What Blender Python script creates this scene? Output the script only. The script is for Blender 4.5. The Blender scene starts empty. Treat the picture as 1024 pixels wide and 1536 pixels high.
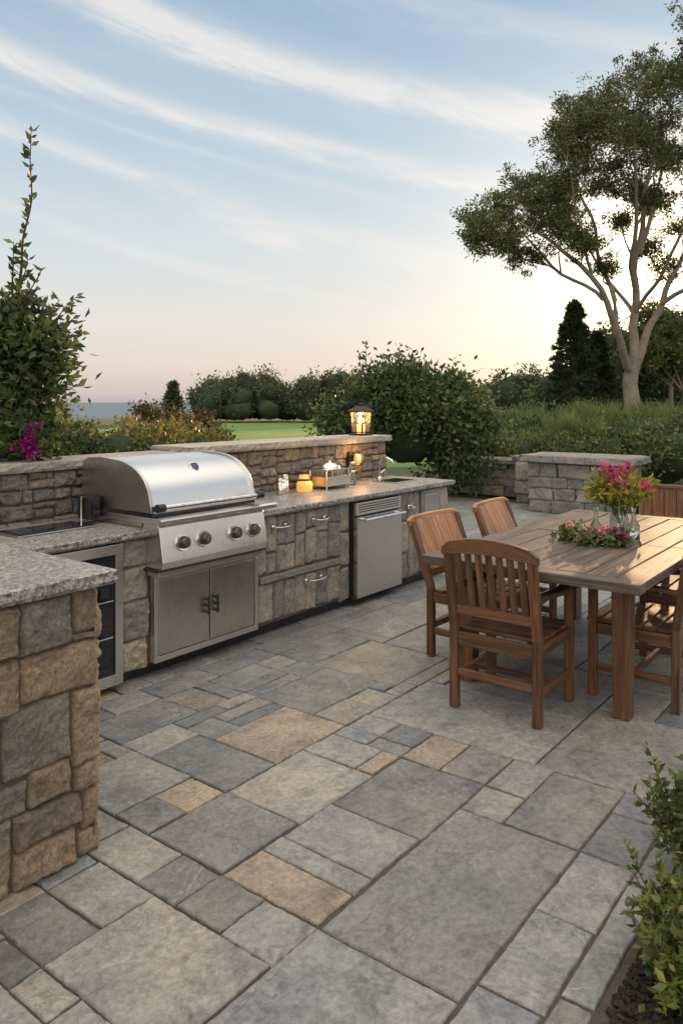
import bpy, math, random
import numpy as np
from mathutils import Vector, Matrix, noise
random.seed(7); rng=np.random.default_rng(7)
C=bpy.context.scene.collection
H=1.6; TH=math.atan(888/1150); CT,ST=math.cos(TH),math.sin(TH)
def P(D,R,z=0.0):           # site plan: D metres out along the main axis, R metres to its right
    return Vector((D*CT+R*ST, D*ST-R*CT, z))

# ------------------------------------------------------------------ materials
def nt(name):
    m=bpy.data.materials.new(name); m.use_nodes=True
    n=m.node_tree; b=n.nodes['Principled BSDF']; return m,n,b
def ramp(n,cols,pos=None):
    r=n.nodes.new('ShaderNodeValToRGB'); e=r.color_ramp.elements
    k=len(cols)
    pos=pos or [i/(k-1) for i in range(k)]
    while len(e)<k: e.new(0.5)
    for i in range(k): e[i].position=pos[i]; e[i].color=(*cols[i],1)
    return r
def mix(n,a,b,f,mode='MIX'):
    x=n.nodes.new('ShaderNodeMix'); x.data_type='RGBA'; x.blend_type=mode; x.clamp_factor=True
    if isinstance(f,(int,float)): x.inputs[0].default_value=f
    else: n.links.new(f,x.inputs[0])
    for s,i in ((a,6),(b,7)):
        if isinstance(s,tuple): x.inputs[i].default_value=(*s,1)
        else: n.links.new(s,x.inputs[i])
    return x.outputs[2]
def nz(n,vec,scale,detail=6,rough=.55,dist=0):
    t=n.nodes.new('ShaderNodeTexNoise'); t.inputs['Scale'].default_value=scale; t.inputs['Detail'].default_value=detail
    t.inputs['Roughness'].default_value=rough; t.inputs['Distortion'].default_value=dist
    n.links.new(vec,t.inputs['Vector']); return t.outputs['Fac']
def mth(n,op,a,b=None,c=None):
    x=n.nodes.new('ShaderNodeMath'); x.operation=op
    for i,s in enumerate((a,b,c)):
        if s is None: continue
        if isinstance(s,(int,float)): x.inputs[i].default_value=s
        else: n.links.new(s,x.inputs[i])
    return x.outputs[0]
def coords(n,island=True,kind='Object',stretch=None):
    tc=n.nodes.new('ShaderNodeTexCoord'); v=tc.outputs[kind]
    if stretch:
        mp=n.nodes.new('ShaderNodeMapping'); mp.inputs['Scale'].default_value=stretch
        n.links.new(v,mp.inputs[0]); v=mp.outputs[0]
    if island:
        g=n.nodes.new('ShaderNodeNewGeometry')
        r=mth(n,'MULTIPLY',g.outputs['Random Per Island'],41.0)
        a=n.nodes.new('ShaderNodeVectorMath'); a.operation='ADD'
        n.links.new(v,a.inputs[0]); n.links.new(r,a.inputs[1])
        return a.outputs[0],g.outputs['Random Per Island']
    return v,None
def bump(n,b,h,strength,dist=.01,prev=None):
    x=n.nodes.new('ShaderNodeBump'); x.inputs['Strength'].default_value=strength; x.inputs['Distance'].default_value=dist
    n.links.new(h,x.inputs['Height'])
    if prev: n.links.new(prev,x.inputs['Normal'])
    n.links.new(x.outputs[0],b.inputs['Normal']); return x.outputs[0]

def stone_mat(name,tones,pos=None,rough=.85,sc=6,bs=.6,veins=False,var=.35,bd=.012,warm=.8):
    m,n,b=nt(name); v,r=coords(n)
    base=ramp(n,tones,pos); base.color_ramp.interpolation='LINEAR'
    n.links.new(r,base.inputs[0])
    n1=nz(n,v,sc,8,.62,.3); n2=nz(n,v,sc*9,8,.8); n3=nz(n,v,sc*.35,4,.5,.6); n4=nz(n,v,sc*2.2,9,.75,.8)
    d=ramp(n,[(.45,.45,.47),(1,1,1),(1.35,1.28,1.18)],[.25,.52,.78]); n.links.new(n1,d.inputs[0])
    c=mix(n,base.outputs[0],d.outputs[0],var*1.3,'MULTIPLY')
    d2=ramp(n,[(.3,.3,.3),(1.5,1.5,1.5)],[.3,.7]); n.links.new(n2,d2.inputs[0])
    c=mix(n,c,d2.outputs[0],min(1,var*1.7),'MULTIPLY')
    d3=ramp(n,[(.80,.82,.85),(1.14,1.06,.96)],[.35,.65]); n.links.new(n3,d3.inputs[0])
    c=mix(n,c,d3.outputs[0],warm,'MULTIPLY')
    d4=ramp(n,[(.48,.46,.45),(1.05,1.05,1.05),(1.3,1.3,1.28)],[.34,.48,.68]); n.links.new(n4,d4.inputs[0])
    c=mix(n,c,d4.outputs[0],var*1.5,'MULTIPLY')
    cle=None
    if veins:
        w=nz(n,v,2.2,5,.6,1.2); k=mth(n,'ABSOLUTE',mth(n,'SUBTRACT',w,.5)); k=mth(n,'LESS_THAN',k,.0022)
        g=nz(n,v,1.1,2); g=mth(n,'GREATER_THAN',g,.54); k=mth(n,'MULTIPLY',mth(n,'MULTIPLY',k,g),.40)
        c=mix(n,c,(.5,.48,.45),k)
        w=nz(n,v,1.6,6,.65,.8); k=mth(n,'ABSOLUTE',mth(n,'SUBTRACT',w,.47)); k=mth(n,'LESS_THAN',k,.002)
        g=nz(n,v,.9,2); g=mth(n,'GREATER_THAN',g,.54); k=mth(n,'MULTIPLY',mth(n,'MULTIPLY',k,g),.55)
        c=mix(n,c,(.08,.08,.08),k)
        cl=nz(n,v,1.9,7,.6,.6); cle=mth(n,'SNAP',cl,.055)
    n.links.new(c,b.inputs['Base Color'])
    rr=mth(n,'MULTIPLY_ADD',n2,.3,rough-.15); n.links.new(rr,b.inputs['Roughness'])
    p=bump(n,b,n1,bs,bd*1.6); p=bump(n,b,n4,bs,bd*.9,p); p=bump(n,b,n2,bs,bd*.35,p)
    if cle: bump(n,b,cle,.5,.03,p)
    return m
def wood_mat(name,c1,c2,rough=.6,bs=.25):
    m,n,b=nt(name); v,r=coords(n,True,'UV',(2.0,34,1))
    v2,_=coords(n,True,'UV',(1.2,7,1))
    a=nz(n,v,1.6,8,.65,.5); a2=nz(n,v2,1.3,4,.5,1.0)
    rp=ramp(n,[tuple(x*.4 for x in c1),c1,c2],[.30,.5,.72]); n.links.new(a,rp.inputs[0])
    d=ramp(n,[(.6,.6,.6),(1.25,1.25,1.25)],[.3,.7]); n.links.new(a2,d.inputs[0])
    c=mix(n,rp.outputs[0],d.outputs[0],.8,'MULTIPLY')
    d=ramp(n,[(.66,.68,.72),(1.25,1.18,1.1)]); n.links.new(r,d.inputs[0])
    c=mix(n,c,d.outputs[0],.9,'MULTIPLY')
    n.links.new(c,b.inputs['Base Color']); b.inputs['Roughness'].default_value=rough
    bump(n,b,a,bs,.004); return m
def steel_mat(name,col=(.74,.71,.67),rough=.28,stretch=(2,2,90)):
    m,n,b=nt(name); v,_=coords(n,False,'Object',stretch)
    a=nz(n,v,4,4,.6); v2,_=coords(n,False); s=nz(n,v2,3.5,4,.6,.4)
    b.inputs['Base Color'].default_value=(*col,1); b.inputs['Metallic'].default_value=1
    r=mth(n,'ADD',mth(n,'MULTIPLY_ADD',a,.16,rough-.14),mth(n,'MULTIPLY',s,.18)); n.links.new(r,b.inputs['Roughness'])
    p=bump(n,b,a,.12,.002); bump(n,b,s,.10,.02,p); return m
def plain(name,col,rough=.5,metal=0,emit=None,es=0,trans=0,sc=30):
    m,n,b=nt(name); v,_=coords(n,False); a=nz(n,v,sc,4)
    d=ramp(n,[tuple(x*.75 for x in col),tuple(min(1,x*1.2) for x in col)],[.3,.7]); n.links.new(a,d.inputs[0])
    n.links.new(d.outputs[0],b.inputs['Base Color'])
    b.inputs['Roughness'].default_value=rough; b.inputs['Metallic'].default_value=metal
    if trans: b.inputs['Transmission Weight'].default_value=trans; b.inputs['IOR'].default_value=1.45 if trans<1 else 1.15
    if emit: b.inputs['Emission Color'].default_value=(*emit,1); b.inputs['Emission Strength'].default_value=es
    return m
def leaf_mat(name,cols,pos=None,tr=.35,rough=.45,k=1.5):
    m,n,b=nt(name); g=n.nodes.new('ShaderNodeNewGeometry')
    r=ramp(n,[tuple(min(.9,x*k) for x in c) for c in cols],pos); n.links.new(g.outputs['Random Per Island'],r.inputs[0])
    v,_=coords(n,False); a=nz(n,v,1.7,3); d=ramp(n,[(.6,.65,.7),(1.25,1.2,1.0)],[.35,.65]); n.links.new(a,d.inputs[0])
    c=mix(n,r.outputs[0],d.outputs[0],.8,'MULTIPLY')
    n.links.new(c,b.inputs['Base Color']); b.inputs['Roughness'].default_value=rough
    t=n.nodes.new('ShaderNodeBsdfTranslucent'); n.links.new(c,t.inputs[0])
    ms=n.nodes.new('ShaderNodeMixShader'); ms.inputs[0].default_value=tr
    n.links.new(b.outputs[0],ms.inputs[1]); n.links.new(t.outputs[0],ms.inputs[2])
    n.links.new(ms.outputs[0],n.nodes['Material Output'].inputs[0]); return m

M={}
M['paver']=stone_mat('paver_stone',[(.20,.208,.21),(.26,.265,.262),(.30,.298,.286),(.225,.236,.24),(.325,.31,.285),(.275,.276,.27),(.19,.195,.195),(.285,.288,.285),(.175,.175,.17),(.31,.292,.262),(.24,.245,.245)],rough=.58,sc=4.5,bs=.8,veins=True,var=.42,bd=.009,warm=.9)
M['paver_tan']=stone_mat('paver_stone_tan',[(.35,.285,.225),(.30,.262,.22),(.37,.30,.23)],rough=.62,sc=5,bs=.8,veins=True,var=.46,bd=.009,warm=.8)
M['joint']=stone_mat('sand_joint',[(.075,.064,.05),(.10,.085,.068)],sc=14,bs=.5)
M['fieldstone']=stone_mat('tan_fieldstone',[(.40,.30,.21),(.48,.355,.245),(.33,.265,.20),(.50,.36,.235),(.38,.30,.225),(.31,.275,.235),(.45,.35,.25)],sc=9,bs=1.0,var=.48,bd=.024)  # tan stone, warmed so its colour carries warm light on the pier face
M['wallstone']=stone_mat('wall_fieldstone',[(.28,.25,.21),(.43,.36,.28),(.22,.20,.185),(.47,.37,.26),(.34,.31,.27),(.19,.18,.17),(.36,.28,.21),(.30,.29,.275)],sc=10,bs=1.0,var=.46,bd=.020)
M['veneer']=stone_mat('veneer_stone',[(.27,.255,.235),(.37,.335,.285),(.28,.27,.25),(.43,.37,.295),(.235,.23,.22),(.35,.31,.26)],sc=7,bs=.95,var=.46,bd=.014)
M['mortar']=stone_mat('mortar',[(.13,.108,.085),(.15,.12,.095)],sc=20,bs=.6)
M['boulder']=stone_mat('grey_boulder',[(.24,.235,.225),(.35,.33,.30),(.28,.27,.255),(.19,.19,.185),(.38,.34,.29)],sc=4,bs=1,var=.45,bd=.03)
M['cap']=stone_mat('cap_stone',[(.40,.365,.32),(.45,.41,.36),(.37,.35,.315)],sc=8,bs=.7,var=.36)
def granite():
    m,n,b=nt('granite'); v,_=coords(n,False)
    a=nz(n,v,48,5,.85); a2=nz(n,v,130,3,.8); s=nz(n,v,6,4)
    r=ramp(n,[(.05,.05,.048),(.22,.21,.20),(.36,.345,.325),(.60,.57,.53)],[.38,.46,.54,.66]); n.links.new(a,r.inputs[0])
    d=ramp(n,[(.5,.5,.5),(1.3,1.28,1.25)],[.35,.65]); n.links.new(a2,d.inputs[0])
    c=mix(n,r.outputs[0],d.outputs[0],.7,'MULTIPLY')
    d=ramp(n,[(.75,.75,.77),(1.15,1.1,1.05)],[.3,.7]); n.links.new(s,d.inputs[0])
    c=mix(n,c,d.outputs[0],.9,'MULTIPLY'); n.links.new(c,b.inputs['Base Color'])
    b.inputs['Roughness'].default_value=.42; bump(n,b,a,.45,.004); return m
M['granite']=granite()
M['steel']=steel_mat('brushed_steel')
M['steel_h']=steel_mat('brushed_steel_hood',(.80,.775,.74),.26,(60,2,2))
M['steel_d']=steel_mat('brushed_steel_door',(.60,.58,.54),.25,(90,2,2))
M['chrome']=plain('chrome',(.78,.77,.75),.12,1)
M['black']=plain('black_metal',(.02,.02,.022),.4)
M['iron']=plain('dark_bronze',(.05,.04,.03),.45,.6)
M['darkglass']=plain('dark_glass',(.02,.022,.025),.06)
M['bulb']=plain('knob_metal',(.12,.11,.10),.35,.8)
M['chairwood']=wood_mat('chair_wood',(.14,.066,.032),(.235,.125,.066),.45)
M['litwood']=wood_mat('lit_chair_wood',(.44,.21,.095),(.62,.34,.17),.45)  # chair wood with sunlight on the far backs put into its colour
M['tablewood']=wood_mat('weathered_table_wood',(.115,.080,.058),(.235,.18,.14),.55,.8)
M['planterwood']=wood_mat('planter_wood',(.2,.09,.045),(.30,.16,.09),.7)
M['bark']=stone_mat('pale_bark',[(.28,.23,.19),(.32,.27,.22)],sc=3,bs=1,var=.4,bd=.03)
M['twig']=plain('twig_bark',(.11,.075,.045),.9)
M['mulch']=stone_mat('mulch',[(.03,.02,.014),(.07,.05,.035)],sc=30,bs=1)
M['glass']=plain('clear_glass',(.95,.97,.97),.03,0,trans=.96)
M['amber']=plain('amber_glass',(.8,.45,.14),.12,0,(1,.45,.10),.5)
M['flame']=plain('lamp_flame',(1,.7,.3),.5,0,(1,.55,.18),16)
M['lampglass']=plain('lamp_glass',(1,.8,.5),.2,0,(1,.45,.10),2.4)
M['soil']=plain('soil',(.06,.045,.03),.95)
M['blue']=plain('badge_blue',(.03,.05,.12),.3)
L={}
L['olive']=leaf_mat('leaf_olive',[(.025,.045,.014),(.05,.075,.022),(.09,.115,.035),(.15,.15,.05)])
L['dark']=leaf_mat('leaf_dark',[(.022,.042,.015),(.04,.066,.022),(.065,.092,.03),(.11,.125,.045)])
L['gold']=leaf_mat('leaf_gold',[(.05,.06,.015),(.09,.10,.025),(.17,.14,.035),(.24,.15,.04)])
L['bright']=leaf_mat('leaf_bright',[(.05,.08,.018),(.09,.13,.03),(.16,.18,.04),(.28,.26,.06)],k=1.3)
L['far']=leaf_mat('leaf_far',[(.04,.055,.028),(.06,.076,.036),(.085,.097,.045)])
L['conifer']=leaf_mat('needle_green',[(.02,.035,.015),(.035,.055,.02),(.06,.075,.03)])
L['grass']=leaf_mat('grass_blade',[(.08,.11,.03),(.13,.16,.05),(.2,.21,.08)])
L['hedge']=leaf_mat('hedge_green',[(.04,.065,.02),(.07,.10,.03),(.12,.145,.045)])
L['crown']=leaf_mat('crown_leaf',[(.028,.045,.018),(.05,.068,.025),(.085,.10,.037),(.16,.14,.052)],tr=.3)
L['brown']=leaf_mat('leaf_russet',[(.07,.05,.018),(.11,.065,.025),(.08,.08,.03)],k=1.1)
L['pink']=leaf_mat('petal_pink',[(.35,.015,.10),(.55,.03,.2),(.65,.10,.3)],k=1.1)
L['magenta']=leaf_mat('petal_magenta',[(.22,.01,.16),(.38,.02,.28)],k=1)
L['rose']=leaf_mat('petal_rose',[(.6,.18,.22),(.7,.35,.35),(.75,.6,.5)],k=1)

# ------------------------------------------------------------------ mesh builder
class MB:
    def __init__(s): s.v=[];s.f=[];s.uv=[];s.m=[];s.mats=[];s.sm=[]
    def mi(s,m):
        if m not in s.mats: s.mats.append(m)
        return s.mats.index(m)
    def add(s,vs,fs,mat,uvs=None,smooth=False):
        o=len(s.v); s.v+= [tuple(x) for x in vs]; k=s.mi(mat)
        for i,f in enumerate(fs):
            s.f.append(tuple(o+j for j in f)); s.m.append(k); s.sm.append(smooth)
            s.uv+= uvs[i] if uvs else [(vs[j][0],vs[j][1]) for j in f]
    def box(s,c,size,mat,rot=None,taper=1):
        sx,sy,sz=[x/2 for x in size]; L_=max(range(3),key=lambda i:size[i])
        loc=[(x*sx,y*sy,z*sz) for z in(-1,1) for y in(-1,1) for x in(-1,1)]
        if taper!=1: loc=[(x*(taper if z<0 else 1),y*(taper if z<0 else 1),z) for x,y,z in loc]
        F=[(0,2,3,1),(4,5,7,6),(0,1,5,4),(2,6,7,3),(0,4,6,2),(1,3,7,5)]; ax=[2,2,1,1,0,0]
        ou,ov=random.random()*9,random.random()*9; uv=[]
        for f,a in zip(F,ax):
            o=[i for i in range(3) if i!=a]
            if L_ in o: u=L_; w=[i for i in o if i!=L_][0]
            else: u,w=o
            uv.append([(loc[j][u]+ou,loc[j][w]+ov+a*.37) for j in f])
        R=rot if rot else Matrix.Identity(3); c=Vector(c)
        s.add([c+R@Vector(p) for p in loc],F,mat,uv)
    def bx(s,x0,x1,y0,y1,z0,z1,mat): s.box(((x0+x1)/2,(y0+y1)/2,(z0+z1)/2),(x1-x0,y1-y0,z1-z0),mat)
    def beam(s,p0,p1,w,h,mat,up=Vector((0,0,1))):
        p0=Vector(p0);p1=Vector(p1);d=p1-p0;l=d.length;x=d/l
        if abs(x.dot(up))>.98: up=Vector((0,1,0))
        y=up.cross(x).normalized(); z=x.cross(y)
        R=Matrix((x,y,z)).transposed(); s.box((p0+p1)/2,(l,w,h),mat,R)
    def tube(s,pts,rad,mat,seg=8,cap=True):
        pts=[Vector(p) for p in pts]; n=len(pts); vs=[]
        if isinstance(rad,(int,float)): rad=[rad]*n
        ref=Vector((.13,.27,.95))
        for i,p in enumerate(pts):
            d=(pts[min(i+1,n-1)]-pts[max(i-1,0)]).normalized()
            a=d.cross(ref)
            if a.length<.15: a=d.cross(Vector((1,0,0)))
            a.normalize(); b=d.cross(a)
            for k in range(seg):
                t=2*math.pi*k/seg; vs.append(p+(a*math.cos(t)+b*math.sin(t))*rad[i])
        fs=[(i*seg+k,i*seg+(k+1)%seg,(i+1)*seg+(k+1)%seg,(i+1)*seg+k) for i in range(n-1) for k in range(seg)]
        uvs=[[(0,k/seg),(0,(k+1)/seg),(1,(k+1)/seg),(1,k/seg)] for i in range(n-1) for k in range(seg)]
        s.add(vs,fs,mat,uvs,True)
        if cap:
            s.add(vs[:seg][::-1],[tuple(range(seg))],mat); s.add(vs[-seg:],[tuple(range(seg))],mat)
    def lathe(s,c,prof,mat,seg=20):
        c=Vector(c); vs=[]
        for r,z in prof:
            for k in range(seg):
                t=2*math.pi*k/seg; vs.append(c+Vector((r*math.cos(t),r*math.sin(t),z)))
        fs=[(i*seg+k,i*seg+(k+1)%seg,(i+1)*seg+(k+1)%seg,(i+1)*seg+k) for i in range(len(prof)-1) for k in range(seg)]
        s.add(vs,fs,mat,None,True)
    def obj(s,name,bev=0,parent=None,seg=2):
        me=bpy.data.meshes.new(name); me.from_pydata(s.v,[],s.f)
        for m in s.mats: me.materials.append(m)
        me.polygons.foreach_set('material_index',s.m); me.polygons.foreach_set('use_smooth',s.sm)
        u=me.uv_layers.new(name='UVMap'); u.data.foreach_set('uv',[c for p in s.uv for c in p])
        me.update(); o=bpy.data.objects.new(name,me); C.objects.link(o)
        if bev:
            b=o.modifiers.new('b','BEVEL'); b.width=bev; b.segments=seg; b.limit_method='ANGLE'; b.angle_limit=math.radians(50); b.harden_normals=False
        if parent: o.parent=parent
        return o
def empty(name):
    e=bpy.data.objects.new(name,None); C.objects.link(e); e.empty_display_size=.1; return e

def stone(mb,o,u,v,n,x0,x1,z0,z1,depth,res,mat,gap=.008,rough=1.0):
    o=Vector(o);u=Vector(u);v=Vector(v);n=Vector(n)
    x0+=gap;x1-=gap;z0+=gap;z1-=gap
    w=x1-x0;h=z1-z0
    if w<.02 or h<.02: return
    rx=max(4,min(res,int(w/ .007))); rz=max(4,min(res,int(h/.007)))
    sd=random.random()*90; dep=depth*random.uniform(.55,1.25); r=min(.014,.2*min(w,h))
    tx=random.uniform(-.25,.25)*rough;tz=random.uniform(-.25,.25)*rough
    jit=[(random.uniform(-1,1)*.06*rough*min(w,.3),random.uniform(-1,1)*.06*rough*min(h,.3)) for _ in range(4)]
    vs=[]
    for j in range(rz+1):
        for i in range(rx+1):
            s=-1+2*i/rx; t=-1+2*j/rz
            s=math.copysign(1-(1-abs(s))**1.3,s); t=math.copysign(1-(1-abs(t))**1.3,t)
            e=min((1-abs(s))*w/2,(1-abs(t))*h/2)
            k=1-.06*rough*(s*s*t*t)**4
            x=x0+w/2+s*k*w/2; z=z0+h/2+t*k*h/2
            a=(1+s)/2;b=(1+t)/2
            x+=jit[0][0]*(1-a)*(1-b)+jit[1][0]*a*(1-b)+jit[2][0]*(1-a)*b+jit[3][0]*a*b
            z+=jit[0][1]*(1-a)*(1-b)+jit[1][1]*a*(1-b)+jit[2][1]*(1-a)*b+jit[3][1]*a*b
            q=Vector((x*9+sd,z*9,sd))
            x+=(noise.noise(q)*.007+noise.noise(q*4)*.004)*rough; z+=(noise.noise(q+Vector((5,5,5)))*.007+noise.noise(q*4+Vector((5,5,5)))*.004)*rough
            f=math.sqrt(min(1,e/r))
            fac=noise.noise(q*1.1+Vector((9,0,0))); fac=round(fac*4)/4*.5+fac*.5
            d=-.006+dep*f*(1+.40*rough*fac+.40*rough*noise.noise(q*2.6)+.5*(tx*s+tz*t))
            d+=f*.008*rough*noise.noise(q*6)+f*.006*rough*noise.noise(q*14)
            vs.append(o+u*x+v*z+n*d)
    fs=[(j*(rx+1)+i,j*(rx+1)+i+1,(j+1)*(rx+1)+i+1,(j+1)*(rx+1)+i) for j in range(rz) for i in range(rx)]
    mb.add(vs,fs,mat,None,True)
def part(x0,x1,z0,z1,mw,mh):
    w=x1-x0;h=z1-z0
    if w>mw*random.uniform(.65,1.35) and (w/mw>=h/mh or h<mh*.8):
        c=x0+w*random.uniform(.3,.7); return part(x0,c,z0,z1,mw,mh)+part(c,x1,z0,z1,mw,mh)
    if h>mh*random.uniform(.7,1.3):
        c=z0+h*random.uniform(.35,.65); return part(x0,x1,z0,c,mw,mh)+part(x0,x1,c,z1,mw,mh)
    return [(x0,x1,z0,z1)]
X,Y,Z=Vector((1,0,0)),Vector((0,1,0)),Vector((0,0,1))

# ------------------------------------------------------------------ foliage helpers
def unit(n):
    a=rng.normal(size=(n,3)); return a/np.linalg.norm(a,axis=1,keepdims=True)
def leaves(name,pts,out,size,mat,aspect=.5,parent=None,outw=.6,up=.15,var=.35):
    n=len(pts); a=unit(n)+out*outw+np.array([0,0,up]); a/=np.linalg.norm(a,axis=1,keepdims=True)
    b=np.cross(a,unit(n)); b/=np.linalg.norm(b,axis=1,keepdims=True)+1e-9; c=np.cross(a,b)
    s=(size*(1+var*rng.uniform(-1,1,size=n)))[:,None]
    v=np.empty((n,4,3)); v[:,0]=pts; v[:,1]=pts+a*s*.45+b*s*aspect*.5+c*s*.08; v[:,2]=pts+a*s; v[:,3]=pts+a*s*.45-b*s*aspect*.5+c*s*.08
    me=bpy.data.meshes.new(name); f=np.arange(n*4).reshape(n,4)
    me.from_pydata(v.reshape(-1,3).tolist(),[],f.tolist()); me.materials.append(mat)
    o=bpy.data.objects.new(name,me); C.objects.link(o)
    if parent: o.parent=parent
    return o
def blob_pts(blobs,n,clump=.12,cl=60,fill=.55):
    B=np.array(blobs,float); w=B[:,3]*B[:,5]; w/=w.sum(); nc=max(8,n//cl)
    k=rng.choice(len(B),nc,p=w); d=unit(nc); d[:,2]=np.abs(d[:,2])*.85+d[:,2]*.15
    d/=np.linalg.norm(d,axis=1,keepdims=True)
    r=fill+(1-fill)*rng.uniform(0,1,nc)**.6; r*=1+.12*rng.normal(size=nc)
    cc=B[k,:3]+d*B[k,3:6]*r[:,None]
    q=rng.integers(0,nc,n); cs=clump*(.6+.8*rng.random(nc))
    p=cc[q]+rng.normal(size=(n,3))*cs[q][:,None]*.5
    o=d[q]*.8+(p-cc[q])/(cs[q][:,None]+1e-6)*.4
    keep=p[:,2]>0.01
    return p[keep],o[keep]
def bush(name,blobs,n,size,mat,clump=.15,core=None,aspect=.5,fill=.55,coremat=None,cl=60,**kw):
    e=empty(name); p,o=blob_pts(blobs,n,clump,fill=fill,cl=cl)
    leaves('foliage',p,o,size,mat,aspect,e,**kw)
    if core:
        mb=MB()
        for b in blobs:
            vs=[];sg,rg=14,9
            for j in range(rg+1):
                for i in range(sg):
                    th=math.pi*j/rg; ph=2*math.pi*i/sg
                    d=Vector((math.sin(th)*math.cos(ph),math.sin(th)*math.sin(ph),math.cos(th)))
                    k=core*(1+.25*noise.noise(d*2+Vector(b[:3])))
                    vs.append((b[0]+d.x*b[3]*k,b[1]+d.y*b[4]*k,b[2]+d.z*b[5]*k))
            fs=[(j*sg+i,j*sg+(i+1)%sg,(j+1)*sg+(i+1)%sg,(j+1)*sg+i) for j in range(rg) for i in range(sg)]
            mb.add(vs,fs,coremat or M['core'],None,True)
        mb.obj('inner_shade_core',parent=e)  # added dark filler lumps that stop the view through the leaves
    return e
M['core']=leaf_mat('inner_shade_leaf',[(.012,.02,.008),(.02,.03,.01)],tr=.0,rough=.9)  # dark colour stands in for shade inside the foliage
def B(D,R,z,r,ry=None,rz=None):
    p=P(D,R,z); return (p.x,p.y,p.z,r,ry or r,rz or r)

# ------------------------------------------------------------------ camera / world / sun
cam=bpy.data.cameras.new('camera'); co=bpy.data.objects.new('camera',cam); C.objects.link(co)
co.location=(0,0,H); co.rotation_euler=(math.radians(90),0,TH-math.radians(90))
cam.sensor_fit='HORIZONTAL'; cam.sensor_width=36; cam.lens=36*1150/1024; cam.shift_y=-165/1024
cam.clip_start=.05; cam.clip_end=20000
bpy.context.scene.camera=co
sc=bpy.context.scene; sc.view_settings.view_transform='Standard'; sc.view_settings.look='None'; sc.view_settings.exposure=0
SUNAZ=P(1,.42); SEL=math.radians(8.5); sd=Vector((SUNAZ.x,SUNAZ.y,0)).normalized()*math.cos(SEL)+Z*math.sin(SEL)
sl=bpy.data.lights.new('sun','SUN'); sl.energy=5.0; sl.angle=math.radians(2); sl.color=(1,.64,.34)
so=bpy.data.objects.new('sun',sl); C.objects.link(so); so.rotation_euler=(-sd).to_track_quat('-Z','Y').to_euler(); so.location=(0,0,20)

w=bpy.data.worlds.new('World'); sc.world=w; w.use_nodes=True; n=w.node_tree; bg=n.nodes['Background']
tc=n.nodes.new('ShaderNodeTexCoord'); d=tc.outputs['Generated']
def dot(v):
    x=n.nodes.new('ShaderNodeVectorMath'); x.operation='DOT_PRODUCT'; n.links.new(d,x.inputs[0]); x.inputs[1].default_value=v; return x.outputs['Value']
Fd=dot((CT,ST,0)); Rd=dot((ST,-CT,0)); zd=dot((0,0,1))
az=mth(n,'ARCTAN2',Rd,Fd); el=mth(n,'ARCSINE',zd)
g=ramp(n,[(.50,.47,.50),(.64,.56,.56),(.80,.69,.64),(.82,.78,.73),(.71,.765,.785),(.54,.665,.765),(.32,.48,.655),(1.05,1.02,.98),(1.75,1.65,1.50)],[0,.012,.045,.10,.18,.31,.50,.72,.95])  # upper stops, above the frame, brightened as added fill light
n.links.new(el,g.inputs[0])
sky=n.nodes.new('ShaderNodeTexSky'); sky.sky_type='NISHITA'; sky.sun_disc=False; sky.sun_elevation=SEL
sky.sun_rotation=math.atan2(sd.x,sd.y)
sk=mix(n,(0,0,0),sky.outputs[0],.12)
base=mix(n,g.outputs[0],sk,.08)
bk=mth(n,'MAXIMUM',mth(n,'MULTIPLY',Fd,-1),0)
base=mix(n,base,(.80,.64,.48),bk,'ADD')  # warm glow added to the unseen sky behind the camera, lightens upright faces
comb=n.nodes.new('ShaderNodeCombineXYZ')
s=mth(n,'ADD',el,mth(n,'MULTIPLY',az,.24))
n.links.new(mth(n,'MULTIPLY',s,9.0),comb.inputs[0]); n.links.new(mth(n,'MULTIPLY',az,1.3),comb.inputs[1])
c1=nz(n,comb.outputs[0],1.0,7,.55,.35)
comb2=n.nodes.new('ShaderNodeCombineXYZ'); n.links.new(mth(n,'MULTIPLY',s,34.0),comb2.inputs[0]); n.links.new(mth(n,'MULTIPLY',az,7),comb2.inputs[1])
c2=nz(n,comb2.outputs[0],1.0,8,.66,.7)
wob=mth(n,'MULTIPLY',mth(n,'SUBTRACT',c1,.5),.12)
wob=mth(n,'ADD',wob,mth(n,'MULTIPLY',mth(n,'SUBTRACT',c2,.5),.02))
sw=mth(n,'ADD',s,wob)
tot=None
for c0,wd,am in ((.405,.018,.95),(.315,.014,.7),(.215,.012,.55),(.50,.016,.35),(.62,.04,.6),(.13,.012,.4),(.80,.07,.6),(.262,.008,.25)):
    q=mth(n,'DIVIDE',mth(n,'SUBTRACT',sw,c0),wd); q=mth(n,'EXPONENT',mth(n,'MULTIPLY',mth(n,'MULTIPLY',q,q),-1)); q=mth(n,'MULTIPLY',q,am)
    tot=q if tot is None else mth(n,'ADD',tot,q)
wis=mth(n,'MULTIPLY_ADD',c2,2.2,-.35)
tot=mth(n,'MULTIPLY',tot,mth(n,'MAXIMUM',wis,0))
ex=n.nodes.new('ShaderNodeMapRange'); n.links.new(c1,ex.inputs[0]); ex.inputs[1].default_value=.48; ex.inputs[2].default_value=.75; ex.inputs[4].default_value=.35
tot=mth(n,'ADD',tot,mth(n,'MULTIPLY',ex.outputs[0],c2))
fade=n.nodes.new('ShaderNodeMapRange'); n.links.new(el,fade.inputs[0]); fade.inputs[1].default_value=.03; fade.inputs[2].default_value=.15
fade2=n.nodes.new('ShaderNodeMapRange'); n.links.new(el,fade2.inputs[0]); fade2.inputs[1].default_value=.55; fade2.inputs[2].default_value=.75; fade2.inputs[3].default_value=1; fade2.inputs[4].default_value=0
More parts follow.
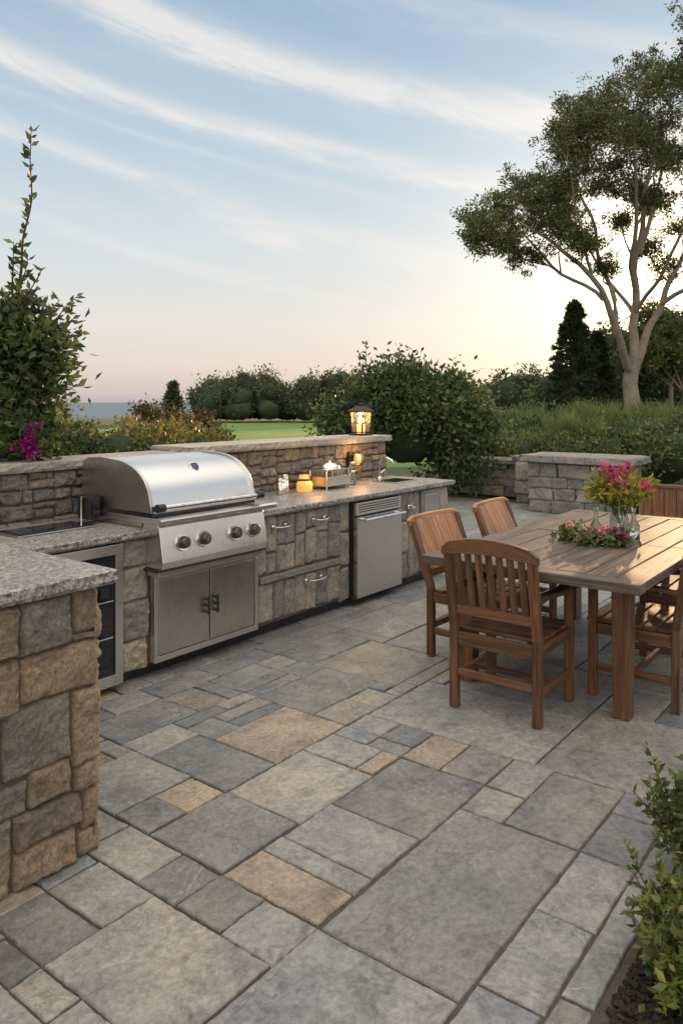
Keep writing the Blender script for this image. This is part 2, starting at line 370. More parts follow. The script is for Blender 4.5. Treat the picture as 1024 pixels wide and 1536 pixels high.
tot=mth(n,'MINIMUM',mth(n,'MULTIPLY',mth(n,'MULTIPLY',tot,fade.outputs[0]),fade2.outputs[0]),.8)
col=mix(n,base,(.90,.87,.83),tot)
sdv=dot(tuple(sd)); sdv=mth(n,'MAXIMUM',sdv,0)
g1=mth(n,'MULTIPLY',mth(n,'POWER',sdv,300),2.8); g2=mth(n,'MULTIPLY',mth(n,'POWER',sdv,38),.34)
col=mix(n,col,(1.0,.80,.50),g2,'ADD'); 
gl=n.nodes.new('ShaderNodeMix'); gl.data_type='RGBA'; gl.blend_type='ADD'; gl.clamp_factor=False
n.links.new(g1,gl.inputs[0]); n.links.new(col,gl.inputs[6]); gl.inputs[7].default_value=(1,.74,.40,1)
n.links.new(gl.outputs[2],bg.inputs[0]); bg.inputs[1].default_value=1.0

# ------------------------------------------------------------------ ground, lawn, sea
def sheet(name,pts,z,mat,skirt=0):
    vs=[(p.x,p.y,z) for p in pts]; f=[tuple(range(len(vs)))]
    if skirt:
        k=len(vs); vs+=[(p.x,p.y,z-skirt) for p in pts]; f+=[(i,(i+1)%k,k+(i+1)%k,k+i) for i in range(k)]
    me=bpy.data.meshes.new(name); me.from_pydata(vs,[],f); me.materials.append(mat)
    o=bpy.data.objects.new(name,me); C.objects.link(o); return o
def grassm(name,a,b_):
    m,nn,b=nt(name); v,_=coords(nn,False); x=nz(nn,v,.25,6,.6); y=nz(nn,v,9,4,.7)
    r=ramp(nn,[a,b_],[.35,.65]); nn.links.new(x,r.inputs[0]); d_=ramp(nn,[(.7,.7,.7),(1.2,1.2,1.1)],[.3,.7]); nn.links.new(y,d_.inputs[0])
    nn.links.new(mix(nn,r.outputs[0],d_.outputs[0],.8,'MULTIPLY'),b.inputs['Base Color']); b.inputs['Roughness'].default_value=.9; bump(nn,b,y,.5,.05); return m
M['ground']=grassm('ground_cover',(.055,.07,.025),(.09,.11,.035)); M['lawn']=grassm('lawn_grass',(.10,.18,.03),(.16,.25,.045))
sheet('ground',[P(-300,-300),P(78,-300),P(74,-60),P(80,-13),P(400,-20),P(4000,900),P(4000,4000),P(-300,4000)][::-1],-.03,M['ground'],6)
sheet('lawn',[P(14,-12),P(54,-15),P(63,-10),P(66,6),P(20,4)][::-1],-.024,M['lawn'])
m,nn,b=nt('sea_water'); v,_=coords(nn,False,'Object',(.02,.08,1)); a=nz(nn,v,2,6,.6); b.inputs['Base Color'].default_value=(.05,.10,.14,1); b.inputs['Roughness'].default_value=.5; bump(nn,b,a,.3,1.0); M['sea']=m
sheet('sea',[P(9000*math.cos(t),9000*math.sin(t)) for t in [-2*math.pi*i/48 for i in range(48)]],-4,M['sea'])

# ------------------------------------------------------------------ patio paving
cell=.1; gx0,gx1,gy0,gy1=-1.0,12.0,-3.5,7.0
NX=int(round((gx1-gx0)/cell)); NY=int(round((gy1-gy0)/cell)); occ=np.zeros((NX,NY),bool)
def allowed(x,y):
    if x<2.75 and y<.7 and x>-.4 and y>-1.6: return False
    if y>3.7 and x<6.2: return False
    if x>11.4: return False
    if x<6.8 and y>5: return False
    return True
for i in range(NX):
    for j in range(NY):
        if not allowed(gx0+(i+.5)*cell,gy0+(j+.5)*cell): occ[i,j]=True
rects=[]
def putc(a,b_,c,d_,tan=0):
    i0,i1=int(round((a-gx0)/cell)),int(round((b_-gx0)/cell)); j0,j1=int(round((c-gy0)/cell)),int(round((d_-gy0)/cell))
    if occ[i0:i1,j0:j1].any(): return
    occ[i0:i1,j0:j1]=True; rects.append((i0,i1,j0,j1,tan))
for r in [(1.8,2.7,1.0,1.5),(1.2,1.8,1.0,1.5),(1.2,1.6,1.5,2.0),(2.2,2.7,1.9,2.3),(1.8,2.2,1.9,2.3),(2.5,3.0,2.3,2.7,1),(2.2,2.5,2.3,2.8),(2.4,2.9,1.5,1.9),(2.1,2.4,1.5,1.9),(1.8,2.0,1.5,1.9,1),(2.0,2.1,1.5,1.9),
    (1.6,1.8,1.5,1.7),(1.6,1.8,1.7,1.9),(1.6,1.8,1.9,2.1),(1.4,1.6,2.0,2.3),(1.6,1.8,2.1,2.4),(1.2,1.4,2.0,2.3),(1.8,2.0,2.3,2.5),(2.0,2.2,2.3,2.5,1),
    (3.6,4.2,2.4,3.0),(3.2,3.8,1.4,2.3),(3.0,3.6,2.5,2.9),(2.7,3.2,1.0,1.3),(2.3,2.7,.8,1.0),(1.9,2.3,.8,1.0),(1.8,2.2,2.5,2.9),(2.9,3.2,1.3,1.5),(2.9,3.2,1.5,1.7),(2.7,2.9,1.9,2.0,1),(2.9,3.0,1.9,2.1),(3.0,3.2,1.9,2.1),(2.7,2.9,2.0,2.3),(2.9,3.0,2.1,2.3),(3.0,3.2,2.1,2.3),(3.2,4.0,.7,1.4),(3.8,4.5,1.4,2.2),(4.2,4.9,2.3,2.9),(4.3,5.1,2.9,3.4),(3.0,3.4,2.9,3.0),(3.0,3.4,3.0,3.1),(3.6,4.2,3.0,3.3),(2.5,2.7,2.7,2.9),(2.7,3.0,2.7,2.8),(2.7,3.0,2.8,2.9),(2.2,2.5,2.8,3.0),(2.5,2.8,2.9,3.0)]: putc(*r)
sizes=[(4,3),(3,3),(5,4),(3,2),(2,2),(4,2),(2,3),(5,3),(3,4),(3,1),(2,4),(2,2),(3,2),(4,2),(2,1),(4,1)]
sizesf=[(4,3),(5,4),(6,4),(7,5),(8,4),(4,6),(3,3),(5,2),(4,2),(6,6),(9,5)]
for i in range(NX):
    for j in range(NY):
        if occ[i,j]: continue
        x_,y_=gx0+i*cell,gy0+j*cell
        big=x_>3.6 or y_<.9
        a,b_=random.choice(sizesf if big else sizes)
        w_=0
        while w_<a and i+w_<NX and not occ[i+w_,j]: w_+=1
        h_=1
        while h_<b_ and j+h_<NY and not occ[i:i+w_,j+h_].any(): h_+=1
        if j+h_+1<NY and not occ[i:i+w_,j+h_].any() and occ[i:i+w_,j+h_+1].any(): h_+=1
        occ[i:i+w_,j:j+h_]=True; rects.append((i,i+w_,j,j+h_,1 if (random.random()<.08 and w_*h_<10) else 0))
mb=MB()
wx=[noise.noise(Vector((k*.31,0,3)))*.03 for k in range(NX+1)]; wy=[noise.noise(Vector((0,k*.31,9)))*.03 for k in range(NY+1)]
for (i0,i1,j0,j1,tan) in rects:
    x0,x1,y0,y1=gx0+i0*cell+wx[i0],gx0+i1*cell+wx[i1],gy0+j0*cell+wy[j0],gy0+j1*cell+wy[j1]
    gp=random.uniform(.0015,.004); x0+=gp;x1-=gp;y0+=gp;y1-=gp
    near=(x0<5 and y0>0)
    st=.02 if near else .25; per=[]
    def edge(a,b_):
        k=max(1,int((b_-a).length/st)); return [a+(b_-a)*(q/k) for q in range(k)]
    c=[Vector((x0,y0,0)),Vector((x1,y0,0)),Vector((x1,y1,0)),Vector((x0,y1,0))]
    rc=[q+Vector((random.uniform(-.005,.005),random.uniform(-.005,.005),0)) for q in c]
    for q in range(4): per+=edge(rc[q],rc[(q+1)%4])
    ctr=sum(rc,Vector())/4; hz=random.uniform(-.0035,.0035); tx,ty=random.uniform(-.003,.003),random.uniform(-.003,.003)
    rings=[]; 
    for inset,z in ((.0,-.03),(.0,-.006),(.002,-.0015),(.0045,0)):
        R_=[]
        for q in per:
            dd=q-ctr; sx=max(0,1-inset/(abs(x1-x0)/2)); sy=max(0,1-inset/(abs(y1-y0)/2))
            nv=abs(noise.noise(q*12+Vector((i0,j0,0))))*.007 if near else 0
            nv2=noise.noise(q*45)*.003+abs(noise.noise(q*28))*.004*(inset>0) if near else 0
            k=1-(nv+nv2+.001)/max(dd.length,.05)
            R_.append(Vector((ctr.x+dd.x*sx*k,ctr.y+dd.y*sy*k,z+hz+tx*dd.x+ty*dd.y)))
        rings.append(R_)
    m_=len(per); vs=[q for r_ in rings for q in r_]
    fs=[(a*m_+q,a*m_+(q+1)%m_,(a+1)*m_+(q+1)%m_,(a+1)*m_+q) for a in range(3) for q in range(m_)]
    fs.append(tuple(range(3*m_,4*m_))); mb.add(vs,fs,M['paver_tan'] if tan else M['paver'])
pe=empty('patio_paving'); mb.obj('stone_slabs',parent=pe)
mb=MB(); mb.bx(gx0,11.4,gy0,7.0,-.028,-.009,M['joint']); mb.obj('joint_bed',parent=pe)

# ------------------------------------------------------------------ outdoor kitchen (counter)
kit=empty('outdoor_kitchen_counter')
FY=3.58; XR=6.28
mb=MB()
mb.bx(1.655,2.455,FY+.03,4.25,.0,.828,M['mortar'])
mb.bx(2.64,XR-.02,FY+.03,4.25,.08,.828,M['mortar'])
mb.bx(2.64,XR-.05,FY+.08,4.2,.0,.08,M['black'])
mb.bx(.3,1.62,2.375,3.54,.0,.948,M['mortar'])
mb.obj('core',parent=kit)
mb=MB()
def row(x0,x1,z0,z1,res=22,dep=.024,rough=.6,g_=.0025): stone(mb,(0,FY+.028,0),X,Z,-Y,x0,x1,z0,z1,dep,res,M['veneer'],gap=g_,rough=rough)
for a,b_ in((.06,.25),(.25,.47),(.47,.66),(.66,.825)): row(2.645,2.825,a,b_,24,.03,.9)
for a,b_ in((.06,.33),(.33,.6),(.6,.825)): row(1.66,2.05,a,b_); row(2.05,2.45,a,b_)
xs=[3.735,3.83,3.93,4.03,4.13,4.24,4.36,4.50,4.64]
for a,b_ in zip(xs,xs[1:]):
    zc=random.uniform(.55,.70); row(a,b_,.42,zc); row(a,b_,zc,.815)
xs=[3.735,3.90,4.01,4.12,4.24,4.36,4.47,4.64]
for a,b_ in zip(xs,xs[1:]): row(a,b_,.09,.365)
row(3.695,3.735,.06,.825,8); row(4.64,4.765,.06,.32,16,rough=.8); row(4.64,4.765,.32,.60,16,rough=.8); row(4.64,4.765,.60,.825,16,rough=.8)
row(5.435,5.60,.08,.30,14); row(5.435,5.60,.30,.58,14); row(5.435,5.60,.58,.825,14)
row(5.60,5.70,.08,.825,16);row(5.70,5.79,.08,.825,16); row(6.12,6.275,.08,.42,12); row(6.12,6.275,.42,.825,12); 
for r in part(FY+.03,4.25,.05,.825,.28,.25): stone(mb,(XR-.022,0,0),Y,Z,X,*r,.025,10,M['veneer'],gap=.004,rough=.6)
mb.obj('stone_veneer',parent=kit)
mb=MB()
mb.bx(5.80,6.11,FY-.002,FY+.04,.10,.815,M['veneer']); mb.bx(5.835,6.075,FY-.012,FY-.0025,.14,.775,M['steel_d'])
mb.bx(3.74,4.64,FY-.012,FY+.03,.372,.412,M['veneer'])
mb.obj('trim',.004,kit)
mb=MB()
def hand(x,z,w_=.13):
    mb.tube([(x-w_/2,FY-.035,z),(x-w_/4,FY-.05,z-.006),(x+w_/4,FY-.05,z-.006),(x+w_/2,FY-.035,z)],.008,M['chrome'])
    for s_ in(-1,1):
        mb.tube([(x+s_*w_*.42,FY+.01,z),(x+s_*w_*.42,FY-.045,z)],.009,M['chrome']); mb.box((x+s_*w_*.42,FY-.004,z),(.03,.006,.045),M['chrome'])
hand(3.93,.745,.15); hand(4.36,.745,.15); hand(4.30,.315,.2); hand(5.60,.70,.05)
mb.obj('handles',parent=kit)
mb=MB()
stn=[(.95,1.33,.76,.945),(1.33,1.53,.765,.945),(1.53,1.645,.79,.945),(.95,1.34,.585,.76),(1.34,1.645,.60,.765),(1.53,1.645,.765,.79),
 (.9,1.28,.36,.585),(1.28,1.53,.375,.60),(1.53,1.645,.335,.60),(1.0,1.37,.245,.36),(1.37,1.53,.25,.375),(1.53,1.645,.24,.335),(1.28,1.37,.36,.375),
 (1.0,1.31,.0,.245),(1.31,1.57,.13,.25),(1.57,1.645,.1,.24),(1.31,1.55,.0,.13),(1.55,1.645,.0,.1)]
for r in stn: stone(mb,(0,2.372,0),X,Z,-Y,*r,.034,52,M['fieldstone'],gap=.002,rough=.72)
for r in part(.3,.9,0,.945,.3,.22): stone(mb,(0,2.372,0),X,Z,-Y,*r,.034,12,M['fieldstone'],gap=.004)
for r in part(2.355,3.55,0,.945,.3,.2): stone(mb,(1.622,0,0),Y,Z,X,*r,.034,14,M['fieldstone'],gap=.004)
mb.obj('stone_pier_facing',parent=kit)
def slab(x0,x1,y0,y1,z0,z1,name,par,mat,amp=.006,step=.03):
    mb=MB(); per=[]
    c=[(x0,y0),(x1,y0),(x1,y1),(x0,y1)]
    for q in range(4):
        a=Vector((*c[q],0));b_=Vector((*c[(q+1)%4],0)); k=max(2,int((b_-a).length/step)); per+=[a+(b_-a)*(t/k) for t in range(k)]
    ctr=Vector(((x0+x1)/2,(y0+y1)/2,0)); m_=len(per); vs=[]
    lv=[(z0,.0),(z0+(z1-z0)*.3,1),(z0+(z1-z0)*.65,1),(z1-.004,.7),(z1,0)]
    for li,(z,am) in enumerate(lv):
        for q in per:
            ins=.012 if li in(0,) else (.006 if li==4 else 0)
            dx=max(-1,min(1,(q.x-ctr.x)/((x1-x0)/2))); dy=max(-1,min(1,(q.y-ctr.y)/((y1-y0)/2)))
            o=Vector((dx if abs(dx)>.9999 else 0,dy if abs(dy)>.9999 else 0,0))
            vs.append(Vector((q.x,q.y,z))+o*(-ins+am*amp*(noise.noise(Vector((q.x*18,q.y*18,z*60)))+.6*noise.noise(Vector((q.x*45,q.y*45,z*90))))))
    fs=[(a*m_+q,a*m_+(q+1)%m_,(a+1)*m_+(q+1)%m_,(a+1)*m_+q) for a in range(4) for q in range(m_)]
    fs.append(tuple(range(4*m_,5*m_))); fs.append(tuple(range(m_))[::-1]); mb.add(vs,fs,mat)
    return mb.obj(name,parent=par)
slab(1.66,6.315,3.535,4.262,.829,.872,'granite_top',kit,M['granite'],.007,.02)
slab(.28,1.69,2.315,3.54,.949,1.0,'raised_granite_top',kit,M['granite'],.012,.012)
mb=MB(); mb.bx(2.18,2.68,3.86,4.12,.874,.882,M['steel_d']); mb.bx(2.205,2.655,3.885,4.095,.883,.887,M['darkglass']); mb.obj('counter_inset',.002,kit)
mb=MB(); mb.bx(5.72,6.08,3.80,4.06,.8735,.879,M['steel']); mb.bx(5.745,6.055,3.825,4.035,.8795,.8815,M['darkglass'])
mb.tube([(5.93,4.13,.873),(5.93,4.13,1.04),(5.93,4.10,1.07),(5.93,4.04,1.08),(5.93,3.99,1.06),(5.93,3.98,1.03)],.009,M['chrome'],10)
mb.lathe((5.93,4.13,.873),[(.025,0),(.024,.02),(.012,.03)],M['chrome'],14); mb.tube([(5.95,4.13,.93),(6.01,4.12,.96)],.006,M['chrome'])
mb.obj('bar_sink',parent=kit)

# ------------------------------------------------------------------ back wall
wl=empty('stone_wall')
mb=MB()
mb.bx(.8,3.70,4.30,4.58,0,1.18,M['mortar']); mb.bx(3.702,6.24,4.30,4.60,0,1.215,M['mortar']); mb.obj('wall_core',parent=wl)
mb=MB()
for r in part(.8,3.70,.70,1.18,.22,.13): stone(mb,(0,4.295,0),X,Z,-Y,*r,.034,18,M['wallstone'],gap=.002,rough=1.15)
for r in part(3.70,6.26,.70,1.215,.20,.13): stone(mb,(0,4.295,0),X,Z,-Y,*r,.034,18,M['wallstone'],gap=.002,rough=1.15)
for r in part(4.28,4.6,0,1.215,.2,.18): stone(mb,(6.245,0,0),Y,Z,X,*r,.03,12,M['wallstone'],gap=.003)
for r in part(.8,6.25,0,1.18,.3,.2): stone(mb,(0,4.605,0),X,Z,Y,*r,.02,6,M['wallstone'],gap=.004)
mb.obj('wall_stones',parent=wl)
xx=.78
for k,x1 in enumerate((1.5,2.2,2.95,3.695)):
    slab(xx,x1-.004,4.235,4.63,1.182,1.238,'cap_%d'%k,wl,M['cap'],.010); xx=x1
xx=3.70
for k,x1 in enumerate((4.35,5.0,5.65,6.29)):
    slab(xx,x1-.004,4.225,4.66,1.217,1.275,'cap_%d'%(k+5),wl,M['cap'],.010); xx=x1

# ------------------------------------------------------------------ gas grill
gr=empty('gas_grill')
mb=MB(); x0,x1=2.835,3.69
mb.bx(x0,x1,FY-.006,FY+.05,.09,.60,M['steel']); 
for a,b_ in((x0+.035,3.258),(3.268,x1-.035)): mb.bx(a,b_,FY-.03,FY-.0065,.13,.565,M['steel_d'])
for a,b_,c_,d_ in((x0,x1,.57,.60),(x0,x1,.09,.125)): mb.bx(a,b_,FY-.034,FY-.0068,c_,d_,M['steel'])
for a,b_ in((x0,x0+.03),(x1-.03,x1)): mb.bx(a,b_,FY-.034,FY-.0068,.1255,.5695,M['steel'])
mb.bx(x0+.01,x1-.01,FY+.0,FY+.06,.60,.66,M['black'])
for hx in(3.228,3.30):
    mb.tube([(hx,FY-.062,.295),(hx,FY-.062,.405)],.008,M['black'])
    for hz_ in(.31,.35,.39): mb.tube([(hx,FY-.028,hz_),(hx,FY-.066,hz_)],.011,M['black'])
mb.obj('cabinet_doors',.003,gr)
mb=MB()
def prism(prof,xa,xb,mat):
    k=len(prof); vs=[(xa,y,z) for y,z in prof]+[(xb,y,z) for y,z in prof]
    fs=[(i,(i+1)%k,k+(i+1)%k,k+i) for i in range(k)]; fs=[f[::-1] for f in fs]; fs+=[tuple(range(k)),tuple(range(k,2*k))[::-1]]
    mb.add(vs,fs,mat)
prism([(3.475,.905),(3.465,.885),(3.43,.69),(3.445,.65),(3.62,.65),(3.62,.905)],2.80,3.655,M['steel_h'])
mb.bx(2.785,3.67,3.455,3.60,.632,.6485,M['bulb'])
mb.bx(2.80,3.655,3.47,3.57,.605,.631,M['steel'])
prism([(3.42,.915),(3.415,.93),(3.43,.94),(4.16,.94),(4.16,.9055),(3.43,.9055)],2.78,3.735,M['steel'])
mb.bx(2.80,3.72,3.60,4.15,.874,.905,M['steel_d'])
mb.obj('control_panel',.004,gr)
mb=MB()
for kx in(2.955,3.115,3.375,3.535):
    zc=.785; ax=Vector((0,-1,.18)).normalized(); c0=Vector((kx,3.447,zc))
    mb.tube([c0,c0+ax*.012],[.050,.047],M['chrome'],28); mb.tube([c0+ax*.012,c0+ax*.040,c0+ax*.047],[.037,.032,.024],M['bulb'],28)
    mb.box(c0+ax*.049,(.007,.006,.045),M['chrome'])
mb.obj('knobs',parent=gr)
mb=MB()
hp=[]
for k in range(15):
    a=math.radians(8+k*(88-8)/14)
    hp.append((3.90-.37*math.cos(a)**.9,.975+.275*math.sin(a)**.85))
hp=[(3.515,.958),(3.515,.972)]+hp+[(3.98,1.258),(4.10,1.25),(4.15,1.235),(4.165,1.2),(4.165,.958)]
k=len(hp); xa,xb=2.80,3.60
vs=[(xa,y,z) for y,z in hp]+[(xb,y,z) for y,z in hp]
mb.add(vs,[(i,k+i,k+i+1,i+1) for i in range(k-1)],M['steel_h'],None,True)
for xs_,s_ in((xa,-1),(xb,1)):
    hp2=[(y+(-.012 if y<3.9 else .008),z+.010) for y,z in hp]
    a_=[(xs_-.022 if s_<0 else xs_,y,z) for y,z in hp2]; b2=[(xs_ if s_<0 else xs_+.022,y,z) for y,z in hp2]
    vs=a_+b2; fs=[(i,k+i,k+i+1,i+1) for i in range(k-1)]+[tuple(range(k)),tuple(range(k,2*k))[::-1]]
    mb.add(vs,fs,M['steel_d'] if s_<0 else M['steel'])
mb.obj('hood',.002,gr)
mb=MB()
mb.tube([(2.80,3.445,1.0),(3.60,3.445,1.0)],.016,M['chrome'],16)
for xx in(2.80,3.60): 
    mb.tube([(xx-.03,3.445,1.0),(xx+.02,3.445,1.0)],.024,M['black'],16); mb.beam((xx,3.45,1.0),(xx,3.53,.985),.03,.03,M['black'])
mb.bx(2.79,3.61,3.50,3.514,.945,.962,M['black'])
mb.bx(2.685,2.76,3.96,4.08,.90,1.03,M['black']); mb.bx(2.70,2.745,3.945,3.9595,.93,1.0,M['darkglass'])
mb.tube([(2.67,4.02,.874),(2.67,4.02,1.04)],.008,M['chrome']); mb.tube([(2.765,4.0,.95),(2.80,4.0,.95)],.01,M['chrome'])
mb.obj('handle',.002,gr)
mb=MB()
a=math.radians(50); by,bz=3.90-.37*math.cos(a)**.9,.975+.275*math.sin(a)**.85
nrm=Vector((0,-.72,.69)).normalized(); upv=Vector((0,.69,.72)).normalized()
sh=[(-.032,.03),(-.032,-.005),(-.018,-.028),(0,-.042),(.018,-.028),(.032,-.005),(.032,.03),(0,.038)]
for sc_,off,mt in((1,.006,M['chrome']),(.8,.009,M['blue'])):
    o_=Vector((3.23,by,bz))
    f_=[o_+X*p*sc_+upv*q*sc_+nrm*off for p,q in sh]; b2=[o_+X*p*sc_+upv*q*sc_-nrm*.01 for p,q in sh]; kk=len(sh)
    mb.add(f_+b2,[tuple(range(kk))]+[(i,(i+1)%kk,kk+(i+1)%kk,kk+i) for i in range(kk)],mt)
mb.obj('badge',parent=gr)

# ------------------------------------------------------------------ refrigerator
fr=empty('outdoor_refrigerator'); mb=MB()
fx0,fx1=4.775,5.425
mb.bx(fx0,fx1,FY+.0,FY+.5,.05,.815,M['black'])
mb.bx(fx0+.01,fx1-.01,FY-.04,FY-.003,.07,.70,M['steel_d'])
mb.bx(fx0+.01,fx1-.01,FY-.03,FY-.004,.715,.81,M['steel'])
for k in range(4): mb.bx(fx0+.04,fx1-.04,FY-.034,FY-.0305,.735+k*.018,.742+k*.018,M['black'])
mb.tube([(fx0+.05,FY-.085,.68),(fx1-.03,FY-.085,.68)],.013,M['chrome'],12)
for xx in(fx0+.09,fx1-.07): mb.tube([(xx,FY-.04,.68),(xx,FY-.085,.68)],.010,M['chrome'])
mb.obj('body',.004,fr)
gf=empty('glass_door_cooler'); mb=MB(); a0,a1=2.10,2.63
mb.bx(a0,a1,FY+.035,4.2,.05,.815,M['black'])
mb.bx(a0,a0+.045,FY-.02,FY+.03,.04,.815,M['steel']); mb.bx(a1-.05,a1,FY-.02,FY+.03,.04,.815,M['steel'])
mb.bx(a0+.0455,a1-.0505,FY-.02,FY+.03,.04,.10,M['steel']); mb.bx(a0+.0455,a1-.0505,FY-.02,FY+.03,.76,.815,M['steel'])
mb.bx(a0+.046,a1-.051,FY-.004,FY+.006,.101,.759,M['darkglass'])
for zz in(.3,.5): mb.bx(a0+.05,a1-.055,FY-.008,FY-.0045,zz,zz+.008,M['chrome'])
for zz in(.35,.56): mb.box((2.50,FY-.02,zz),(.05,.03,.05),M['black'])
mb.obj('body',.003,gf)

# ------------------------------------------------------------------ counter things
def lath(name,loc,parts,bev=0):
    mb=MB()
    for prof,mt in parts: mb.lathe(loc,prof,mt,24)
    return mb.obj(name)
for (x,y,h_) in((4.47,4.06,.13),(4.57,4.10,.15)):
    lath('spice_shaker',(x,y,.873),[([(0,0),(.03,0),(.032,.01),(.03,h_*.7),(.024,h_*.75)],M['chrome']),([(.026,h_*.75),(.027,h_*.95),(.018,h_),(0,h_)],M['steel_d'])])
lath('candle_jar',(4.73,4.03,.873),[([(0,0),(.058,0),(.066,.015),(.066,.07),(.052,.09)],M['amber']),([(.052,.09),(.048,.10),(0,.10)],M['iron'])])
lath('candle_jar',(4.83,4.12,.873),[([(0,0),(.04,0),(.045,.02),(.045,.11),(.035,.13)],M['amber']),([(.035,.13),(.035,.145),(0,.15)],M['iron'])])
mb=MB()
mb.bx(4.92,5.24,3.95,4.15,.90,.98,M['steel']); mb.bx(4.90,5.26,3.93,4.165,1.03,1.042,M['chrome'])
for xx in(4.93,5.23):
    for yy in(3.96,4.14): mb.tube([(xx,yy,.873),(xx,yy,1.03)],.008,M['chrome'])
mb.lathe((5.08,4.05,1.042),[(.09,0),(.085,.02),(.05,.04),(.012,.048),(.012,.062),(0,.064)],M['steel_h'])
mb.obj('warming_tray',.003)
for (x,y,r_,h_) in((5.31,4.10,.035,.14),(5.40,4.05,.03,.11),(5.50,4.13,.03,.17)):
    lath('glass_jar',(x,y,.873),[([(0,0.002),(r_,0),(r_,h_*.8),(r_*.7,h_)],M['glass']),([(r_*.72,h_),(r_*.75,h_*1.12),(0,h_*1.13)],M['steel_d'])])
mb=MB(); mb.bx(5.60,5.68,4.235,4.262,1.02,1.14,M['iron']); mb.tube([(5.64,4.235,1.10),(5.64,4.17,1.10)],.008,M['iron']); mb.lathe((5.64,4.17,1.02),[(0,0),(.02,.005),(.032,.03),(.034,.07),(.024,.10)],M['amber'],16); mb.obj('wall_sconce')

# ------------------------------------------------------------------ lantern
la=empty('lantern'); lx,ly,lz=6.06,4.44,1.276; mb=MB()
mb.bx(lx-.085,lx+.085,ly-.085,ly+.085,lz,lz+.018,M['iron'])
for a in(-1,1):
    for c_ in(-1,1): mb.beam((lx+a*.062,ly+c_*.062,lz+.018),(lx+a*.075,ly+c_*.075,lz+.23),.012,.012,M['iron'])
for zz,q in((lz+.03,.066),(lz+.228,.079)):
    for a in(-1,1):
        mb.beam((lx-q,ly+a*q,zz),(lx+q,ly+a*q,zz),.009,.009,M['iron']); mb.beam((lx+a*q,ly-q,zz),(lx+a*q,ly+q,zz),.009,.009,M['iron'])
q=.10; t=.035
vs=[(lx+a*q,ly+c_*q,lz+.236) for a,c_ in((-1,-1),(1,-1),(1,1),(-1,1))]+[(lx+a*t,ly+c_*t,lz+.285) for a,c_ in((-1,-1),(1,-1),(1,1),(-1,1))]
mb.add(vs,[(0,1,5,4),(1,2,6,5),(2,3,7,6),(3,0,4,7),(4,5,6,7),(3,2,1,0)],M['iron'])
mb.box((lx,ly,lz+.295),(.05,.05,.02),M['iron'])
mb.tube([(lx+.02*math.cos(k*.7),ly,lz+.325+.02*math.sin(k*.7)) for k in range(10)],.004,M['iron'],6)
mb.obj('frame',.001,la)
mb=MB(); 
for a in(-1,1):
    mb.box((lx+a*.064,ly,lz+.13),(.002,.12,.19),M['glass']); mb.box((lx,ly+a*.064,lz+.13),(.12,.002,.19),M['glass'])
mb.obj('panes',parent=la)
mb=MB(); mb.lathe((lx,ly,lz+.019),[(0,0),(.040,0),(.040,.09),(0,.092)],M['lampglass'],16); mb.lathe((lx,ly,lz+.112),[(0,0),(.026,.015),(.032,.04),(.016,.075),(0,.095)],M['flame'],12); mb.obj('candle',parent=la)
def lamp(loc,e,r=.03):
    l=bpy.data.lights.new('lamp_light','POINT'); l.energy=e; l.color=(1,.55,.2); l.shadow_soft_size=r
    o=bpy.data.objects.new('lamp_light',l); C.objects.link(o); o.location=loc; return o
o=lamp((lx,ly,lz+.215),5); o.parent=la
o=lamp((5.64,4.12,1.14),2.6,.03); o=lamp((4.75,3.92,1.0),.9,.05)

# ------------------------------------------------------------------ dining table
ta=empty('dining_table'); mb=MB(); tx0,tx1,ty0,ty1=3.60,5.88,1.06,2.23
nb=8; bw=(ty1-ty0)/nb
for k in range(nb):
    sp=[tx0+.10,random.uniform(4.3,5.2),tx1-.10]
    for a,b_ in zip(sp,sp[1:]): mb.bx(a+.001,b_-.001,ty0+k*bw+.003,ty0+(k+1)*bw-.003,.715,.76+random.uniform(-.002,.002),M['tablewood'])
mb.bx(tx0,tx0+.097,ty0,ty1,.713,.761,M['tablewood']); mb.bx(tx1-.097,tx1,ty0,ty1,.713,.761,M['tablewood'])
mb.obj('top',.005,ta)
mb=MB()
for x in(3.95,5.55):
    for y in(1.245,2.12): mb.box((x,y,.355),(.095,.095,.71),M['chairwood'],taper=.85)
for y in(1.235,2.13): mb.bx(4.0,5.50,y-.015,y+.015,.63,.71,M['chairwood'])
for x in(3.94,5.56): mb.bx(x-.015,x+.015,1.295,2.07,.645,.71,M['chairwood'])
mb.bx(3.72,5.76,1.12,2.17,.704,.7135,M['chairwood'])
mb.obj('frame',.003,ta)

